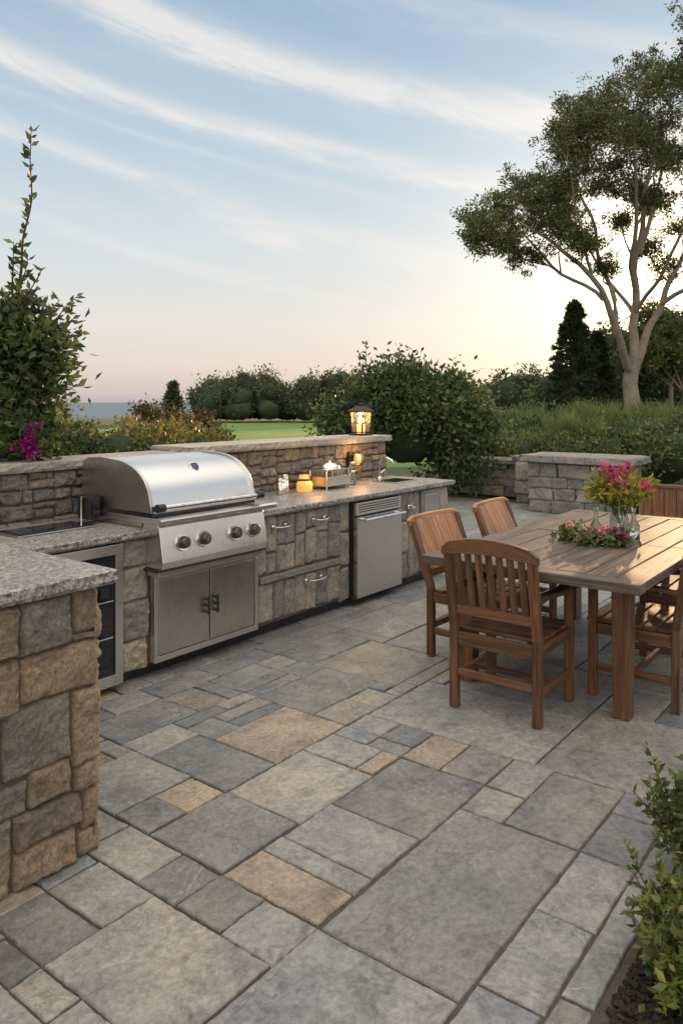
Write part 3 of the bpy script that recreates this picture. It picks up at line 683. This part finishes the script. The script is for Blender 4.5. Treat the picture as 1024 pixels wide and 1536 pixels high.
# ------------------------------------------------------------------ chairs
def chair(loc,ang,style='slat',wd=.50,lean=.07,htop=.87):
    e=empty('patio_armchair'); e.location=loc; e.rotation_euler=(0,0,ang)
    mb=MB(); W=M['chairwood']; h2=wd/2-.022; dp=.43
    for s in(-1,1):
        y=s*h2
        mb.beam((0,y,0),(0,y,.43),.044,.044,W,up=Y); mb.beam((.0,y,.425),(-lean,y,htop-.03),.042,.044,W,up=Y)
        mb.beam((dp,y,0),(dp,y,.60),.044,.044,W,up=Y)
        mb.bx(.024,dp-.024,y-.014,y+.014,.34,.40,W); mb.bx(.024,dp-.024,y-.013,y+.013,.14,.18,W)
        ar=[(-.03,.60),(.08,.615),(.2,.605),(.32,.60),(.42,.615),(.50,.60),(.52,.585)]
        vs=[];
        for (xx,zz),hw in zip(ar,(.022,.026,.03,.032,.035,.03,.02)):
            for dy,dz in((-hw,0),(hw,0),(hw,.024),(-hw,.024)): vs.append((xx,y+dy,zz+dz))
        fs=[(i*4+q,i*4+(q+1)%4,(i+1)*4+(q+1)%4,(i+1)*4+q) for i in range(6) for q in range(4)]+[(3,2,1,0),(24,25,26,27)]
        uv=[[(xx*.1,q*.02) for xx,q in((i,0),(i,1),(i+1,1),(i+1,0))] for i in range(6) for _ in range(4)]+[[(0,0)]*4]*2
        mb.add(vs,fs,W,uv)
    mb.bx(-.014,.014,-h2+.022,h2-.022,.33,.40,W); mb.bx(dp-.014,dp+.014,-h2+.022,h2-.022,.33,.40,W)
    mb.bx(-.012,.012,-h2+.022,h2-.022,.17,.21,W)
    mb.bx(dp*.5-.014,dp*.5+.014,-h2+.013,h2-.013,.145,.175,W)
    for k in range(6): xx=.03+k*.075; mb.bx(xx,xx+.062,-h2+.0,h2,.402,.42,W)
    mb.beam((-.012,-h2+.02,.52),(-.012,h2-.02,.52),.022,.05,W)
    N=12; vs=[]
    for i in range(N+1):
        t_=-1+2*i/N; yy=t_*(h2+.035); arch=(.045 if style=='slat' else .004)*(1-t_*t_)-(.02 if abs(t_)>.95 else 0)
        zt=htop+arch; zb=htop-.06+arch*.55+(.012 if abs(t_)>.95 else 0); xb=-lean-.02*(1-t_*t_)
        vs+= [(xb-.016,yy,zb),(xb+.016,yy,zb),(xb+.012,yy,zt),(xb-.02,yy,zt)]
    fs=[(i*4+q,(i+1)*4+q,(i+1)*4+(q+1)%4,i*4+(q+1)%4) for i in range(N) for q in range(4)]+[(0,1,2,3),(N*4+3,N*4+2,N*4+1,N*4)]
    uv=[[(i*.04,q*.03),((i+1)*.04,q*.03),((i+1)*.04,q*.03+.03),(i*.04,q*.03+.03)] for i in range(N) for q in range(4)]+[[(0,0)]*4]*2
    TW=W if style=='slat' else M['litwood']
    mb.add(vs,fs,TW,uv)
    if style=='slat':
        k=7
        for i in range(k):
            yy=-h2+.055+i*(2*h2-.11)/(k-1); mb.beam((-.014,yy,.535),(-lean-.008,yy,htop-.03),.036,.014,W,up=X)
    else:
        k=4; q=(2*h2-.04)/k
        for i in range(k):
            yy=-h2+.02+q*(i+.5); mb.beam((-.014,yy,.53),(-lean-.008,yy,htop-.02),q-.003,.016,M['litwood'],up=X)
    o=mb.obj('frame',.004,e); return e
chair((3.56,1.765,0),math.radians(1))
chair((4.44,2.50,0),math.radians(-93),'panel',.56,.15,.86)
chair((5.33,2.52,0),math.radians(-88),'panel',.56,.15,.85)
chair((4.41,1.045,0),math.radians(90),'slat',.54,.06)
chair((5.25,1.02,0),math.radians(90),'slat',.54,.06)

# ------------------------------------------------------------------ table flowers
L['yg']=leaf_mat('bouquet_leaf',[(.10,.14,.02),(.20,.22,.03),(.34,.30,.05),(.45,.30,.06)],k=1.1)
M['stem']=plain('stem_green',(.08,.13,.03),.6)
def vase_flowers():
    e=empty('flower_vase'); cx,cy=4.93,1.58; mb=MB()
    mb.lathe((cx,cy,.762),[(0,.003),(.05,0),(.062,.03),(.055,.10),(.04,.15),(.05,.19)],M['glass'],20)
    pts=[];out=[];fp=[];fo=[]
    for k in range(64):
        d_=Vector((random.uniform(-1,1),random.uniform(-1,1),random.uniform(.5,1.8))).normalized(); l=random.uniform(.18,.31)
        p0=Vector((cx,cy,.83)); p1=p0+Vector((d_.x*l*.3,d_.y*l*.3,.12)); p2=p0+d_*l+Vector((0,0,.05))
        mb.tube([p0,p1,p2],.0022,M['stem'],4)
        for q in range(26):
            t_=random.uniform(.3,1.05); pp=p1.lerp(p2,t_); pts.append(pp+Vector([random.gauss(0,.022) for _ in range(3)])); out.append(d_)
        if d_.z>.90 or random.random()<.04:
            for q in range(26): u=Vector([random.gauss(0,1) for _ in range(3)]).normalized(); fp.append(p2+Vector((0,0,.02))+u*.016); fo.append(u)
    mb.obj('vase',parent=e)
    leaves('leaves',np.array(pts),np.array(out),.042,L['yg'],.4,e)
    leaves('blossoms',np.array(fp),np.array(fo),.028,L['pink'],.8,e,outw=1.5)
vase_flowers()
for (x,y,h_,r_) in((4.62,1.62,.20,.034),(4.80,1.45,.19,.034),(4.70,1.49,.15,.03)):
    lath('glass_bottle',(x,y,.763),[([(0,.004),(r_,0),(r_,h_*.45),(r_*.38,h_*.65),(r_*.34,h_*.95),(r_*.45,h_)],M['glass'])])
def posy(name,cx,cy,r,nf,mt):
    e=empty(name); pts=[];out=[];fp=[];fo=[]
    for k in range(nf):
        c_=Vector((cx+random.gauss(0,r*.5),cy+random.gauss(0,r*.5),.762+random.uniform(.03,.09)))
        for q in range(22): u=Vector([random.gauss(0,1) for _ in range(3)]).normalized(); fp.append(c_+u*.010); fo.append(u)
    for k in range(260):
        pts.append(Vector((cx+random.gauss(0,r*.6),cy+random.gauss(0,r*.6),.764+abs(random.gauss(0,.035))))); out.append(Vector((random.gauss(0,1),random.gauss(0,1),.5)))
    leaves('leaves',np.array(pts),np.array(out),.045,L['hedge'],.5,e); leaves('blossoms',np.array(fp),np.array(fo),.028,mt,.8,e,outw=1.5)
posy('flower_posy',4.47,1.60,.07,6,L['rose']); posy('flower_posy',4.50,1.46,.055,12,L['pink']); posy('flower_posy',4.55,1.74,.07,3,L['rose'])

# ------------------------------------------------------------------ sprigs
def sprigs(name,stems,leaf,mat,spacing=.025,r0=.008,extra=None,parent=None):
    e=parent or empty(name); mb=MB(); pts=[];out=[]
    for st in stems:
        st=[Vector(p) for p in st]; pl=[]
        for a,b_ in zip(st,st[1:]):
            k=max(2,int((b_-a).length/.06)); pl+=[a.lerp(b_,t/k) for t in range(k)]
        pl.append(st[-1]); pl=[p+Vector((noise.noise(p*4),noise.noise(p*4+Vector((7,7,7))),0))*.03 for p in pl]
        m_=len(pl); mb.tube(pl,[r0*(1-.8*i/(m_-1)) for i in range(m_)],M['twig'],5)
        for i in range(m_-1):
            a,b_=pl[i],pl[i+1]; d_=(b_-a).normalized(); k=max(1,int((b_-a).length/spacing))
            for q in range(k):
                for _ in range(2):
                    pts.append(a.lerp(b_,random.random())); s_=Vector([random.gauss(0,1) for _ in range(3)]); s_=(s_-d_*s_.dot(d_)).normalized(); out.append(s_*1.2+d_*.7)
    mb.obj('stems',parent=e); leaves('stem_leaves',np.array(pts),np.array(out),leaf,mat,.45,e,outw=2.0); return e

# left climbing shrub
e=bush('climbing_shrub',[B(4.95,-2.15,2.10,.2),B(4.95,-2.12,1.9,.3),B(4.85,-1.92,1.92,.18),B(4.85,-1.86,1.70,.17),B(4.9,-2.05,1.62,.26),B(4.8,-1.95,1.44,.2),B(4.72,-2.05,1.24,.17),B(5.1,-2.4,1.8,.5),B(5.0,-2.15,1.45,.28),B(4.72,-1.93,1.30,.12)],8200,.068,L['dark'],.13,fill=.15,core=.28,cl=40)
q=lambda D,R,z:P(D,R,z)
stems=[[q(5,-2.12,2.2),q(4.9,-2.02,2.7),q(4.85,-1.96,3.0),q(4.8,-1.945,3.30)],[q(5,-2.15,2.1),q(4.9,-2.1,2.4),q(4.85,-2.06,2.62)],
 [q(5.1,-2.3,0),q(5.05,-2.2,1.2),q(5,-2.12,2.2)]]
for z0,R1,z1 in((1.6,-1.66,2.26),(1.7,-1.68,2.12),(1.5,-1.72,1.82),(1.7,-1.70,1.95),(1.4,-1.76,1.62),(1.8,-1.76,2.24),(1.9,-1.86,2.44),(1.9,-1.95,2.5),(1.4,-1.78,1.42),(1.3,-1.84,1.28),(1.5,-1.72,1.70),(1.6,-1.80,2.05)):
    stems.append([q(5,-2.12,z0),q(4.88,(-2.12+R1)/2-.02,z0+(z1-z0)*.65),q(4.8,R1,z1)])
stems+=[[q(4.9,-2.05,1.4),q(4.75,-1.95,1.3),q(4.7,-1.93,1.2)],[q(4.9,-2.1,1.4),q(4.75,-2.04,1.2),q(4.68,-2.05,1.06)]]
sprigs('x',stems,.062,L['olive'],.022,.011,parent=e)
fp=[];fo=[]
for k in range(26):
    c_=P(4.58,-1.86+random.gauss(0,.024),1.32+random.gauss(0,.055))
    for _ in range(14): u=Vector([random.gauss(0,1) for _ in range(3)]).normalized(); fp.append(c_+u*.01); fo.append(u)
leaves('bougainvillea_blossoms',np.array(fp),np.array(fo),.025,L['magenta'],.8,e,outw=1.4)

# golden shrubs behind wall
sb=[]
for k in range(38):
    D=random.uniform(9,13); t_=random.uniform(-.47,-.165); R=D*t_; rr=random.uniform(.22,.45)
    low=.021 if -.345<t_ else .0
    if -.42<t_<-.36: low=-.004
    top=1.6-D*(low+random.uniform(-.003,.014)); top-=.06
    sb.append(B(D,R,top-rr*1.05,rr)); sb.append(B(D,R,.5,rr*1.2,None,.5))
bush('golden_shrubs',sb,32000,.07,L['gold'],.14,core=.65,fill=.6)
bush('shrub',[B(9,-3.55,1.05,.45),B(8.7,-3.9,1.1,.45),B(9,-3.2,.9,.4),B(9,-3.75,1.25,.3)],6000,.06,L['dark'],.14,core=.6)
bush('russet_shrub',[B(24,-5.9,.6,.8,.8,.8),B(24,-5.2,.5,.7),B(26,-4.6,.6,.6),B(25,-6.3,.5,.6)],6000,.14,L['brown'],.25,core=.7)

def conifer(name,loc,h,w_,n_,size,mat):
    e=empty(name); mb=MB(); x,y=loc.x,loc.y
    mb.tube([(x,y,-.1),(x,y,h*.5),(x,y,h*.98)],[h*.025,h*.015,.01],M['twig'],7)
    pts=[];out=[]
    nb_=int(90)
    for k in range(nb_):
        t=(k/nb_)**.85; z=h*(.04+.93*t); a=k*2.4+random.random(); l=w_*.5*(1-t)**.8*random.uniform(.6,1.1)+.05
        d_=Vector((math.cos(a),math.sin(a),-.12+.4*t)); p0=Vector((x,y,z)); p1=p0+d_*l
        mb.tube([p0,p1],[.02,.006],M['twig'],4,False)
        m_=int(n_/nb_)
        tt=rng.random(m_)**.6; pp=np.array(p0)+np.outer(tt,np.array(d_*l))+rng.normal(size=(m_,3))*np.array([.09,.09,.06])*w_*.28*(1.15-tt)[:,None]
        pts.append(pp); out.append(np.repeat([[d_.x,d_.y,-.2]],m_,0))
    mb.obj('trunk',parent=e); leaves('needles',np.concatenate(pts),np.concatenate(out),size,mat,.3,e); return e
conifer('conifer_tree',P(26,-5.72),2.35,1.3,3000,.14,L['conifer'])
conifer('conifer_tree',P(34,10.3),6.2,3.6,14000,.22,L['conifer'])
conifer('conifer_tree',P(36,12.0),5.0,3.2,9000,.22,L['conifer'])

# distant trees
def treeline(name,items,n_,size,mat,clump=.5):
    bl=[]
    for D,R,h,r in items:
        bl.append(B(D,R,h-r*.9,r*.9)); bl.append(B(D+random.uniform(-1,1),R+random.uniform(-.6,.6)*r,h*.45,r*1.1,None,h*.45)); bl.append(B(D,R+random.uniform(-.8,.8)*r,h*.75-r*.4,r*.6))
        bl.append(B(D-.5,R,h*.3,r*1.0,None,h*.3))
    return bush(name,bl,n_,size,mat,clump,core=.78,fill=.75)
it=[]
for k in range(30):
    f=k/29; D=64+random.uniform(-3,3); R=D*(-.178+f*.22); it.append((D,R,random.uniform(2.5,3.8)+.4*math.sin(f*9),random.uniform(.8,1.6)))
it+=[(62,-.5,4.2,1.5),(63,-2.5,3.7,1.4),(64,-6,4.0,1.4)]
treeline('distant_trees',it,36000,.26,L['far'],.6)
it=[(72,R,random.uniform(2.6,4.2),random.uniform(1.5,2.2)) for R in np.arange(8,34,1.6)]+[(72,16+r_,random.uniform(3.6,4.6),1.8) for r_ in(0,2,4)]
treeline('distant_trees',it,22000,.35,L['far'],.7)
it=[(43,R,h_,r_) for R,h_,r_ in((14.2,5.2,1.6),(15.8,6.0,2.0),(17.6,6.6,2.2),(19.5,6.9,2.2),(22,7.0,2.2),(24,6.5,2),(27,7,2.4),(12.6,3.9,1.4),(30,6,2.4),(34,7,2.5))]
treeline('background_trees',it,40000,.26,L['dark'],.5)

# large shrub by the counter end
e=bush('large_shrub',[B(13,1.15,1.15,1.0),B(13,1.75,1.0,.8),B(13.1,.5,1.0,.75),B(13,1.0,1.8,.5),B(13,1.75,1.65,.4),B(13,.45,1.5,.38),B(12.7,1.9,.4,.5,None,.4),B(13.2,2.1,1.3,.4)],28000,.10,L['dark'],.24,core=.6,fill=.5,cl=45)
stems=[]
for k in range(26):
    a=random.uniform(-1,1); R=1.15+a*1.05; z=1.5-.5*a*a*1.1+random.uniform(-.2,.2); D=13+random.uniform(-.5,.3)
    stems.append([P(D,R,z),P(D,R+a*.15,z+.25),P(D,R+a*.25+random.uniform(-.1,.1),z+random.uniform(.4,.6))])
stems.append([P(13,.45,1.7),P(13,.42,2.2),P(13,.43,2.62)]); stems.append([P(13,.5,1.7),P(13,.33,2.2),P(13,.30,2.45)])
sprigs('x',stems,.085,L['dark'],.03,.01,parent=e)

# garden shrubs right
sb=[]
for k in range(60):
    D=random.uniform(20,30); R=D*random.uniform(.15,.5); rr=random.uniform(.5,1.0); top=1.6-D*random.uniform(.0,.012)-(28-D)*.03
    sb.append(B(D,R,max(.3,top-rr),rr,None,rr*.8)); sb.append(B(D,R,.4,rr*1.2,None,.6))
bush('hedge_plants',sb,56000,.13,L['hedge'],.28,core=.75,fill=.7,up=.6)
sb=[]
for k in range(26):
    D=random.uniform(14.5,18); R=D*random.uniform(.17,.46); rr=random.uniform(.35,.6); sb.append(B(D,R,random.uniform(.25,.55),rr,None,rr))
for k in range(9): sb.append(B(random.uniform(13,15),random.uniform(5.7,7.4),random.uniform(.4,.85),random.uniform(.45,.6)))
bush('garden_shrubs',sb,32000,.09,L['olive'],.2,core=.75,fill=.7,up=.5)
def grasses(name,clumps,n_,h,mat):
    e=empty(name); v=[];f=[]
    for (D,R,hh,rr) in clumps:
        c_=P(D,R,0)
        for _ in range(n_):
            a=random.uniform(0,6.283); s_=random.random()**.5*rr*.5; b0=c_+Vector((math.cos(a)*s_,math.sin(a)*s_,0))
            hq=hh*random.uniform(.6,1.05); o_=Vector((math.cos(a),math.sin(a),0))*rr*random.uniform(.2,.9)
            wv=Vector((math.sin(a+1),math.cos(a+1),0))*.008*D/12
            m1=b0+o_*.35+Z*hq*.65; t1=b0+o_+Z*hq
            i=len(v); v+=[b0-wv,b0+wv,m1+wv,m1-wv,t1]; f+=[(i,i+1,i+2,i+3),(i+3,i+2,i+4)]
    me=bpy.data.meshes.new('blades'); me.from_pydata([tuple(p) for p in v],[],f); me.materials.append(mat)
    o=bpy.data.objects.new('blades',me); C.objects.link(o); o.parent=e
cl=[(14.6,2.9,.9,.4),(15,3.3,1.0,.45),(15.3,3.7,.95,.4),(16,3.1,1.0,.45),(17,3.9,.95,.4),(18,5.2,1.3,.5),(18,5.6,1.4,.5),(18.5,5.9,1.3,.5),(18,4.5,.95,.5),(17,5.1,.9,.4),(16,6.9,1.2,.4),(15,7.0,1.3,.4),(21,4.6,1.5,.6),(20,5.5,1.5,.6),(22,7.2,1.7,.6),(23,7.8,1.7,.7),(21,8.3,1.6,.6),(22,9.0,1.7,.6)]
grasses('ornamental_grasses',cl,480,1,L['grass'])

# ------------------------------------------------------------------ garden wall
gw=empty('garden_stone_wall'); mb=MB()
def bld(cx,cy,cz,sx,sy,sz,rot=0,pw=16):
    vs=[];k=12; sd_=random.random()*50
    fs=[]
    for a in range(3):
        for s_ in(-1,1):
            o_=len(vs)
            for j in range(k+1):
                for i in range(k+1):
                    p=[0,0,0]; p[a]=s_; p[(a+1)%3]=-1+2*i/k; p[(a+2)%3]=-1+2*j/k
                    v_=Vector(p); l=(abs(v_.x)**pw+abs(v_.y)**pw+abs(v_.z)**pw)**(1/pw); v_/=l
                    q_=Vector((v_.x*sx,v_.y*sy,v_.z*sz)); nn_=noise.noise(q_*3+Vector((sd_,0,0)))*.06+noise.noise(q_*9+Vector((sd_,0,0)))*.04
                    q_=q_*.5*(1+nn_*1.2)
                    c_,s2=math.cos(rot),math.sin(rot); vs.append((cx+q_.x*c_-q_.y*s2,cy+q_.x*s2+q_.y*c_,cz+q_.z))
            for j in range(k):
                for i in range(k):
                    f_=(o_+j*(k+1)+i,o_+j*(k+1)+i+1,o_+(j+1)*(k+1)+i+1,o_+(j+1)*(k+1)+i); fs.append(f_ if s_>0 else f_[::-1])
    mb.add(vs,fs,M['boulder'],None,True)
def drywall(xc,y0,y1,h,th,bw_,bh):
    z=0
    while z<h-.05:
        hh=min(bh*random.uniform(.75,1.3),h-z); 
        if h-z-hh<.08: hh=h-z
        y=y0
        while y<y1-.05:
            ww=bw_*random.uniform(.6,1.5)
            if y1-y-ww<bw_*.4: ww=y1-y
            bld(xc+random.uniform(-.03,.03),y+ww/2,z+hh/2,th*random.uniform(.95,1.05),ww*1.01,hh*1.02,random.uniform(-.03,.03)); y+=ww
        z+=hh
drywall(12.2,5.2,6.9,.55,.5,.36,.16); drywall(11.6,4.7,5.25,.66,.6,.4,.2)
drywall(10.9,3.3,4.7,.72,.7,.36,.18)
bld(10.93,4.0,.78,.90,1.62,.11); bld(12.2,6.05,.59,.6,1.8,.08); bld(11.65,4.98,.70,.7,.7,.09)
mb.obj('stones',parent=gw)
mb=MB(); px0,px1,py0,py1=10.7,11.4,1.3,3.15
for k in range(12):
    a=py0+k*(py1-py0)/12; mb.bx(px0,px0+.03,a+.004,a+(py1-py0)/12-.004,.02,.46,M['planterwood'])
for k in range(5):
    a=px0+.04+k*.13; mb.bx(a+.003,a+.127,py1-.03,py1,.02,.46,M['planterwood'])
mb.bx(px0-.03,px1,py0-.03,py0+.06,.462,.50,M['planterwood']); mb.bx(px0-.03,px0+.08,py0+.062,py1+.03,.462,.50,M['planterwood']); mb.bx(px0+.082,px1,py1-.06,py1+.03,.462,.50,M['planterwood'])
mb.bx(px0+.035,px1,py0,py1-.035,.02,.42,M['soil']); mb.obj('wooden_planter',.004)

# ------------------------------------------------------------------ big tree
def bigtree():
    e=empty('large_tree'); S=32/1150; D0=32
    def T(px,py,dd=0): return P(D0+dd,(px-512)*S,1.6+(603-py)*S)
    mb=MB(); limbs=[]
    def limb(pts,r0,r1):
        pl=[]
        for a,b_ in zip(pts,pts[1:]):
            k=max(3,int((b_-a).length/.5)); pl+=[a.lerp(b_,t/k) for t in range(k)]
        pl.append(pts[-1])
        for _ in range(3):
            pl=[pl[0]]+[(pl[i-1]+pl[i]*2+pl[i+1])/4 for i in range(1,len(pl)-1)]+[pl[-1]]
        pl=[p+Vector((noise.noise(p*.6),noise.noise(p*.6+Vector((4,4,4))),noise.noise(p*.6+Vector((8,4,4)))))*.22*(0 if i==0 else 1) for i,p in enumerate(pl)]
        m_=len(pl); rr=[r0+(r1-r0)*(i/(m_-1))**.8 for i in range(m_)]
        mb.tube(pl,rr,M['bark'],9 if r0>.12 else 5,False); limbs.extend([(p,r_) for p,r_ in zip(pl,rr)][2:])
    limb([T(948,668),T(946,600),T(950,555),T(952,535)],.38,.27)
    limb([T(948,560),T(925,525,-.5),T(905,480,-1),T(870,420,-1.5),T(810,375,-2),T(745,345,-2.2)],.20,.035)
    limb([T(950,548),T(955,470,.3),T(962,380,.5),T(975,280,.3),T(985,170,0)],.22,.04)
    limb([T(953,548),T(985,495,1),T(1020,430,1.5),T(1060,350,2),T(1100,240,2.5)],.20,.04)
    limb([T(915,505,-.7),T(912,430,-.3),T(895,340,.4),T(872,260,.8),T(862,190,1)],.13,.03)
    limb([T(958,430,.4),T(935,350,-1.2),T(925,260,-2.2),T(920,160,-2.6)],.12,.03)
    limb([T(965,380,.5),T(1000,310,1.5),T(1030,220,2.5),T(1040,130,3)],.12,.03)
    limb([T(1010,450,1.2),T(1060,420,.2),T(1120,370,-1),T(1170,330,-1.5)],.12,.03)
    limb([T(890,455,-1.2),T(830,400,.2),T(790,330,1.5),T(770,300,2)],.09,.025)
    limb([T(955,470,.3),T(930,400,2),T(910,320,4),T(900,240,5)],.10,.025)
    limb([T(955,470,.3),T(975,400,-2),T(990,300,-4),T(1000,200,-5)],.10,.025)
    limb([T(870,420,-1.5),T(840,340,-2.5),T(815,270,-3)],.07,.025)
    cl=[(712,345,30),(735,318,30),(722,375,26),(765,295,32),(770,345,28),(765,378,24),(800,255,34),(812,310,30),(828,225,34),(848,265,30),(862,185,36),(880,148,38),(895,215,30),(905,118,36),(925,160,34),(940,98,36),(960,140,34),(985,92,36),(990,160,34),(1015,92,38),(1030,155,36),(1050,95,40),(1085,130,40),(1010,215,30),(960,205,28),(905,265,26),(860,315,24),(820,365,26),(850,390,20),(880,360,20),(940,260,24),(985,260,24),(1035,250,30),(1075,230,34),(1120,210,40),(1150,270,40),(1100,300,34),(1050,320,26),(1170,340,38),(1130,370,30),(1015,300,24),(800,385,24),(745,360,24),(700,368,18),(930,330,18),(1000,360,20),(1030,390,22),(905,400,16),(1080,380,26),(960,310,18),(790,285,28),(845,215,28),(780,325,26),(870,225,28),(720,330,22),(750,300,22),(835,290,24),(900,180,30),(970,180,28),(1000,130,30),(840,345,22),(790,350,22),(1020,190,28),(925,215,26),(1000,235,24)]
    cs=[(a,b_,r_,random.uniform(-2.4,2.4)) for a,b_,r_ in cl]
    cs+=[(a+random.uniform(-25,25),b_+random.uniform(0,35),r_*.9,random.choice((-1,1))*random.uniform(2.5,5.5)*(1-abs(a-970)/420)) for a,b_,r_ in cl if 790<a and b_<300]
    pts=[];out=[]
    LP=np.array([tuple(p) for p,_ in limbs]); LR=[r_ for _,r_ in limbs]
    for a,b_,r_,dd in cs:
        c_=T(a,b_,dd); R_=r_*S*1.08
        dist=np.linalg.norm(LP-np.array(c_)-np.array([0,0,-1.2]),axis=1); k=int(np.argmin(dist)); p0=Vector(LP[k])
        mid=p0.lerp(c_,.5)+Vector((random.uniform(-.3,.3),random.uniform(-.3,.3),-.15)); r1=min(.05,LR[k]*.6)
        mb.tube([p0,p0.lerp(mid,.6),mid,mid.lerp(c_,.6),c_],[r1,r1*.85,r1*.7,r1*.5,.015],M['bark'],5,False)
        for s_ in range(20):
            u=Vector([random.gauss(0,1) for _ in range(3)]).normalized()*R_*random.uniform(.3,1.2); u.z*=.8; sc_=c_+u
            st=mid.lerp(c_,random.uniform(.2,1)); mb.tube([st,st.lerp(sc_,.5)+Vector((0,0,-.06)),sc_],[.014,.010,.005],M['bark'],3,False)
            nl=random.randint(28,72); sg=random.uniform(.10,.22)
            pp=np.array(sc_)+rng.normal(size=(nl,3))*sg*np.array([1.1,1.1,.7]); pts.append(pp); out.append(np.repeat([[u.x,u.y,u.z]],nl,0)/max(R_,.1))
    mb.obj('trunk_and_limbs',parent=e)
    leaves('leaves',np.concatenate(pts),np.concatenate(out),.145,L['crown'],.42,e,up=.0)
bigtree()
def smalltree(name,loc,h,r):
    e=empty(name); mb=MB(); x,y=loc.x,loc.y
    mb.tube([(x,y,0),(x+.1,y,h*.4),(x,y+.1,h*.8)],[.13,.10,.04],M['bark'],8)
    bl=[]
    for k in range(9):
        a=random.uniform(0,6.28); rr=r*random.uniform(.2,.8); zz=h*random.uniform(.55,.95); bl.append((x+math.cos(a)*rr,y+math.sin(a)*rr,zz,r*.45,r*.45,r*.4))
        mb.tube([(x,y,h*.4),(x+math.cos(a)*rr,y+math.sin(a)*rr,zz)],[.05,.015],M['bark'],5)
    mb.obj('trunk',parent=e); p,o_=blob_pts(bl,9000,.3,fill=.3); leaves('leaves',p,o_,.18,L['olive'],.5,e)
smalltree('deciduous_tree',P(34,15.2),5.0,1.9); smalltree('deciduous_tree',P(38,16.3),6.0,2.2)

# ------------------------------------------------------------------ planting bed, near right
pb=empty('planting_bed'); mb=MB(); N=60; vs=[];x0,x1,y0,y1=-.38,2.73,-1.6,.68
for j in range(N+1):
    for i in range(N+1):
        x=x0+(x1-x0)*i/N;y=y0+(y1-y0)*j/N; ed=min(i,j,N-i,N-j)/6; vs.append((x,y,-.02+.03*min(1,ed)+.012*noise.noise(Vector((x*25,y*25,0)))))
mb.add(vs,[(j*(N+1)+i,j*(N+1)+i+1,(j+1)*(N+1)+i+1,(j+1)*(N+1)+i) for j in range(N) for i in range(N)],M['mulch'],None,True)
for k in range(3200):
    x=random.uniform(1.2,x1-.01);y=random.uniform(0.0,y1-.005) if random.random()<.5 else random.uniform(.45,y1-.002); a=random.uniform(0,3.14); l=random.uniform(.008,.022)
    ed=min(1,(y1-y)*60/(y1-y0)/6)
    mb.box((x,y,-.012+.03*ed+random.uniform(0,.01)),(l,l*.7,l*.45),M['mulch'],Matrix.Rotation(a,3,'Z')@Matrix.Rotation(random.uniform(-.5,.5),3,'X'))
mb.obj('mulch',parent=pb)
def rs(cs,n_,zr):
    out=[]
    for _ in range(n_):
        D,R,r=random.choice(cs); a=random.uniform(-1,1)*r; b_=random.uniform(-1,1)*r; z=random.uniform(*zr)
        out.append([P(D,R,.02),P(D+a*.6,R+b_*.6,z*.7),P(D+a,R+b_,z)])
    return out
e=empty('low_shrub'); sprigs('x',rs([(2.66,1.20,.14),(2.60,1.17,.15)],40,(.14,.37)),.032,L['bright'],.011,.004,parent=e)
e=bush('low_shrub',[B(2.2,1.02,.08,.11),B(2.05,.95,.08,.11),B(2.2,1.15,.12,.14),B(1.95,.90,.06,.10)],3200,.032,L['bright'],.05,fill=.35,core=.4,aspect=.55,cl=30)
sprigs('x',rs([(2.2,.99,.15),(2.05,.93,.13),(2.25,1.08,.15),(1.97,.92,.12)],76,(.10,.28)),.032,L['bright'],.012,.004,parent=e)
